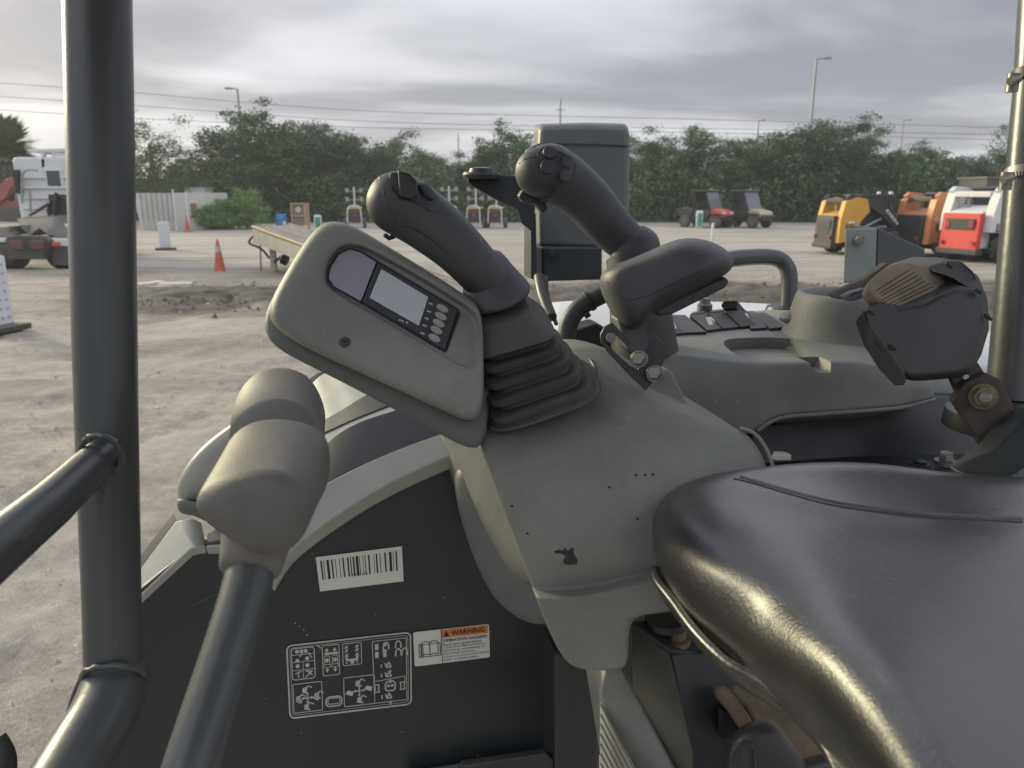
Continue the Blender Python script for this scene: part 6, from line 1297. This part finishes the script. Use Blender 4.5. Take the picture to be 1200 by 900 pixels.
for q in ((1020, 366), (1046, 407), (1112, 311), (1146, 341), (1158, 372)):
    bm = B(); box(bm, P(*q, .893 if q[0] < 1100 else .915), (.008, .003, .003), Matrix.Rotation(.6, 3, 'Y')); obj('clip', bm, INK, br, bevel=.0005)
bm = B()
wpts = [[(1008, 338), (1040, 358), (1070, 370)], [(1024, 324), (1058, 338), (1094, 352)], [(1040, 310), (1074, 318), (1108, 332)], [(1052, 306), (1082, 308), (1112, 322)]]
rows = [[P(x, y, .925 + i*.012) for x, y in r_] for i, r_ in enumerate(wpts)]; body(bm, rows, Vector((0, .012, -.012)), crease=.8); wb = obj('webbing', bm, WEB, br, sub=2)
bw = surf(wb)
for k in range(10):
    a = (1028+k*7.6, 334+k*2.7); bm = B(); pp = []
    for t in range(7): pp.append(hit(bw, 1066+k*4.5 - t*8.0 + (k % 2), 318+k*3.8 - 2 + t*(5.0-.2*k) - k*.5)[0])
    sweep(bm, pp, .00045, 5); obj('stitch', bm, STITCH, wb)
bm = B(); prism(bm, [P(*q) for q in ((975, 346, .98), (1015, 326, 1.0), (1040, 308, 1.02), (1044, 312, 1.02), (1020, 336, .99), (1000, 350, .97), (982, 351, .97))], MV*.01); obj('tongue', bm, RUST, br, bevel=.001)
bm = B(); prism(bm, [P(*q) for q in ((990, 349, .95), (1000, 343, .95), (1018, 338, .95), (1022, 342, .95), (1018, 348, .94), (998, 354, .94))], MV*.012); obj('tongue_grip', bm, BLK, br, bevel=.002)
bm = B(); prism(bm, [P(*q, .945) for q in ((1112, 437), (1142, 418), (1156, 440), (1140, 456), (1124, 464))], MV*.006); obj('lower_tab', bm, RUST, br, bevel=.001)
bm = B(); prism(bm, [P(*q, .935) for q in ((1118, 470), (1130, 450), (1156, 437), (1172, 444), (1186, 470), (1196, 500), (1180, 525), (1156, 530), (1142, 508))], MV*.008); obj('anchor_plate', bm, RUST, br, bevel=.0015)
p = P(1152, 465, .93); bm = B(); bolt(bm, p, tocam(p)+Vector((.2, 0, 0)), rpx(12, .93), .010, 1.3); obj('anchor_bolt', bm, RUSTL, br, bevel=.001)
p2 = P(1155, 466, .918); bm = B(); disc(bm, p2, tocam(p2), rpx(7, .92), .005); obj('bolt_end', bm, STEEL, br)
bm = B(); prism(bm, [P(*q, .945) for q in ((1129, 437), (1134, 440), (1132, 446), (1127, 443))], -MV*.002); obj('tab_slot', bm, LINE, br, smooth=False)
ba = empty('backrest_arm', P(1180, 560, .85), 'flat black backrest arm rising at the right edge behind the seat', 'bracket')
bm = B(); prism(bm, [P(*q) for q in ((1128, 556, .90), (1165, 528, .90), (1190, 498, .90), (1215, 480, .90), (1215, 540, .88), (1190, 556, .88), (1160, 570, .87))], MV*.02); obj('arm', bm, PAINT, ba, bevel=.004, seg=3)

# ---- seat
st = empty('operator_seat', PZ(980, 800, 1.55), 'glossy black vinyl operator seat filling the lower right corner', 'seat')
def zr(pts): return [PZ(x, y, z) for x, y, z in pts]
rows = [  # far side to near side; columns front edge -> back
 zr([(800, 590, 1.62), (796, 580, 1.64), (802, 566, 1.66), (840, 556, 1.672), (900, 549, 1.682), (960, 543, 1.69), (1040, 546, 1.69), (1130, 560, 1.684), (1250, 562, 1.684), (1400, 570, 1.69)]),
 zr([(775, 640, 1.59), (768, 600, 1.635), (784, 570, 1.670), (830, 553, 1.692), (900, 543, 1.706), (960, 537, 1.714), (1030, 537, 1.712), (1120, 554, 1.704), (1250, 558, 1.70), (1400, 562, 1.71)]),
 zr([(768, 660, 1.585), (757, 612, 1.640), (775, 580, 1.682), (835, 560, 1.697), (905, 557, 1.703), (965, 556, 1.705), (1040, 566, 1.700), (1120, 578, 1.695), (1250, 582, 1.70), (1400, 590, 1.71)]),
 zr([(767, 690, 1.575), (755, 632, 1.635), (782, 600, 1.687), (850, 566, 1.698), (915, 577, 1.698), (975, 590, 1.697), (1050, 601, 1.693), (1125, 607, 1.690), (1250, 613, 1.69), (1400, 625, 1.70)]),
 zr([(775, 722, 1.57), (758, 655, 1.63), (795, 625, 1.690), (862, 596, 1.706), (925, 604, 1.708), (985, 613, 1.706), (1060, 620, 1.70), (1135, 628, 1.697), (1250, 640, 1.695), (1400, 650, 1.70)]),
 zr([(800, 765, 1.565), (780, 700, 1.625), (834, 672, 1.688), (892, 640, 1.706), (950, 645, 1.706), (1010, 655, 1.70), (1080, 665, 1.695), (1150, 680, 1.692), (1250, 695, 1.69), (1400, 705, 1.695)]),
 zr([(850, 822, 1.565), (822, 746, 1.622), (894, 712, 1.682), (944, 690, 1.702), (990, 700, 1.703), (1050, 715, 1.695), (1115, 735, 1.69), (1180, 750, 1.688), (1270, 770, 1.686), (1400, 785, 1.69)]),
 zr([(905, 862, 1.565), (876, 790, 1.622), (926, 756, 1.687), (985, 740, 1.709), (1045, 757, 1.703), (1100, 780, 1.695), (1160, 800, 1.69), (1220, 815, 1.688), (1300, 835, 1.686), (1400, 850, 1.69)]),
 zr([(955, 915, 1.565), (928, 838, 1.622), (968, 800, 1.690), (1040, 800, 1.709), (1100, 822, 1.703), (1160, 850, 1.695), (1220, 870, 1.69), (1280, 890, 1.688), (1350, 910, 1.686), (1450, 930, 1.69)]),
 zr([(1000, 985, 1.565), (978, 900, 1.622), (1015, 865, 1.690), (1090, 880, 1.709), (1160, 905, 1.703), (1220, 935, 1.695), (1290, 955, 1.69), (1350, 975, 1.688), (1420, 990, 1.686), (1520, 1000, 1.69)]),
 zr([(1050, 1080, 1.565), (1030, 990, 1.622), (1065, 960, 1.690), (1150, 985, 1.709), (1230, 1010, 1.703), (1290, 1040, 1.695), (1360, 1060, 1.69), (1420, 1080, 1.688), (1500, 1100, 1.686), (1600, 1110, 1.69)])]
for r_ in rows: r_[0] = r_[1] - UP*.030*K + MU*.022
bm = B(); body(bm, rows, -UP*.008 + MU*.01, crease=.15, shrink=.03); cu_ = obj('cushion', bm, VINYL, st, sub=3)
ss = surf(cu_)
def sweep_on(name, pts, r, m=VINYL, n=8, ry=None, lift=0, par=None):
    bm = B(); pp = [hit(ss, *q, fb=.7)[0] + hit(ss, *q, fb=.7)[1]*lift for q in pts]; pp = smooth_line(pp, 3); sweep(bm, pp, r, n); return obj(name, bm, m, par or cu_)
sweep_on('seam', [(860, 561), (885, 567), (915, 576), (950, 586), (985, 594), (1030, 600), (1075, 605), (1120, 608), (1160, 610), (1198, 612)], .0010, m=BLK)
sweep_on('welt', [(868, 559), (890, 565), (918, 573), (950, 582), (985, 590), (1030, 596), (1075, 601), (1120, 604), (1160, 606), (1198, 608)], .0026, lift=-.0012)
# piping and lower skirt following the front edge
edge = [(767, 668), (772, 683), (790, 706), (815, 740), (850, 775), (885, 795), (920, 818), (948, 845), (972, 880), (990, 920), (1010, 970)]
zE = 1.605
bm = B(); sweep(bm, smooth_line([PZ(x, y, 1.618) for x, y in edge], 4), .0042, 10); obj('piping', bm, VINYL, cu_)
rows = [[PZ(x+3, y+1, 1.616) for x, y in edge], [PZ(x+0, y+8, 1.60) for x, y in edge], [PZ(x+2, y+20, 1.588) for x, y in edge], [PZ(x+10, y+28, 1.580) for x, y in edge]]
bm = B(); body(bm, rows, MU*.06, crease=.4); obj('seat_pan', bm, VINYL, st, sub=2)

# ---- what shows under the seat
sm = empty('seat_mount', P(800, 900, .95), 'dirty black steel seat mount with a bolt under the console edge', 'bracket')
bm = B(); prism(bm, [P(*q) for q in ((738, 728, .92), (790, 722, .96), (840, 722, .96), (850, 770, .94), (786, 762, .90))], -UP*.006); obj('top_flange', bm, PAINT, sm, bevel=.002)
bm = B(); prism(bm, [P(*q) for q in ((740, 730, .92), (784, 768, .90), (812, 880, .84), (815, 960, .82), (790, 960, .84), (742, 840, .90))], MV*.006+MU*.003); obj('web_plate', bm, mat('dirty_paint', (.035, .035, .03), .6, var=.4, scale=18, dust=.5, dustcol=(.16, .15, .11)), sm, bevel=.002)
bm = B(); prism(bm, [P(*q) for q in ((786, 766, .905), (850, 766, .93), (900, 850, .93), (900, 960, .93), (815, 960, .83), (812, 880, .84))], MV*.02); obj('rear_plate', bm, PAINT, sm, bevel=.002)
p = P(794, 748, .925); bm = B(); bolt(bm, p, UP + tocam(p)*.3, rpx(11, .92), .013, 1.4); obj('bolt', bm, RUSTL, sm, bevel=.001)
bm = B(); loft(bm, [[P(780, 728, .93) + Vector((math.cos(2*math.pi*k/20)*.02, math.sin(2*math.pi*k/20)*.02, z)) for k in range(20)] for z in (-.004, .004)]); obj('rubber_washer', bm, BLK, sm, bevel=.001)
bm = B(); rows = [[P(842, 812, .92), P(870, 795, .93), P(915, 800, .93)], [P(850, 830, .90), P(885, 825, .91), P(960, 840, .92)], [P(880, 850, .88), P(935, 860, .88), P(1000, 880, .88)], [P(900, 900, .86), P(950, 910, .86), P(1000, 930, .86)], [P(900, 960, .86), P(960, 980, .86), P(1010, 980, .86)]]
body(bm, rows, MV*.02, crease=.3); obj('muddy_casting', bm, RUSTL, sm, sub=2)
bm = B(); sweep(bm, smooth_line([P(846, 812, .90), P(858, 826, .89), P(872, 846, .88)], 4), rpx(9, .9), 10, roundcap=2); sweep(bm, [P(858, 808, .905), P(880, 832, .895), P(892, 858, .885)], rpx(6, .9), 8); obj('muddy_link', bm, RUSTL, sm)
bm = B(); prism(bm, [P(*q, .89) for q in ((842, 830), (870, 842), (872, 862), (842, 870))], MV*.01); obj('dark_tab', bm, INK, sm, bevel=.002)
# lit sill beam
sl = empty('side_sill', P(740, 950, .9), 'worn grey sill beam with a ribbed pale strip below the console', 'sill')
bm = B(); prism(bm, [P(*q) for q in ((707, 787, .93), (733, 787, .92), (800, 915, .83), (830, 975, .80), (730, 975, .82), (702, 812, .92))], MV*.05); obj('beam', bm, mat('worn_beam', (.16, .17, .16), .35, var=.35, scale=14, dust=.2, scratch=.5), sl, bevel=.004, seg=3)
RIB = mat('ribbed_strip', (.50, .48, .40), .45, var=.2, dust=.2)
bm = B(); prism(bm, [P(*q) for q in ((703, 822, .908), (756, 922, .80), (703, 922, .83))], -MV*.002); obj('strip_plate', bm, RIB, sl, smooth=False)
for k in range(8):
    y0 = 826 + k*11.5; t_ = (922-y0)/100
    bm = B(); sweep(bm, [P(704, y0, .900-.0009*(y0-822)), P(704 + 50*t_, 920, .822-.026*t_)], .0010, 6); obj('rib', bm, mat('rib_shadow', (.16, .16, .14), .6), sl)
bm = B(); prism(bm, [P(*q) for q in ((702, 884, .870), (713, 896, .855), (713, 930, .82), (702, 930, .83))], -MV*.004); obj('amber_reflector', bm, mat('amber', (.60, .28, .03), .3), sl)
# black knob at the bottom
kb = empty('adjust_knob', P(900, 960, .8), 'glossy black moulded knob under the front edge of the seat', 'knob')
bm = B(); rs = []
ol = [(848, 905), (851, 868), (866, 850), (890, 840), (908, 842), (920, 858), (930, 872), (942, 885), (948, 905), (950, 960), (850, 960)]
for s, t in ((.55, -.04), (.85, -.035), (1, -.01), (1, .04)): rs.append([P(898 + (x-898)*s, 905 + (y-905)*s, .80 + t) for x, y in ol])
bm = B(); loft(bm, rs); obj('knob_body', bm, BLK, kb, sub=2)
bm = B(); sweep(bm, smooth_line([P(856, 905, .757), P(860, 880, .757), (P(872, 870, .757)), P(884, 878, .757), P(886, 905, .757)], 4), .0016, 8); obj('knob_ridge', bm, BLK, kb)
bm = B(); prism(bm, [P(*q, .765) for q in ((866, 880), (876, 878), (882, 905), (868, 905))], -MV*.002); obj('knob_badge', bm, STEEL, kb, bevel=.0006)
bm = B(); sweep(bm, [P(935, 905, .81), P(985, 890, .83)], rpx(12, .8), 14); obj('shaft', bm, BLK, kb)

# ================================================================== thin haze over the yard
bm = B(); box(bm, (20, 150, 11), (560, 420, 26)); hm = bpy.data.materials.new('haze_air'); hm.use_nodes = True; ht = hm.node_tree; ht.nodes.clear()
ho = N(ht, 'ShaderNodeOutputMaterial'); hv = N(ht, 'ShaderNodeVolumePrincipled'); hv.inputs['Density'].default_value = 0.0011; hv.inputs['Color'].default_value = (.86, .88, .92, 1); hv.inputs['Anisotropy'].default_value = 0.2
L(ht, hv.outputs[0], ho.inputs['Volume']); ho_ = obj('haze', bm, hm, None, smooth=False); tag(ho_, 'thin pale haze hanging over the yard and the trees', 'haze', kind='stuff')
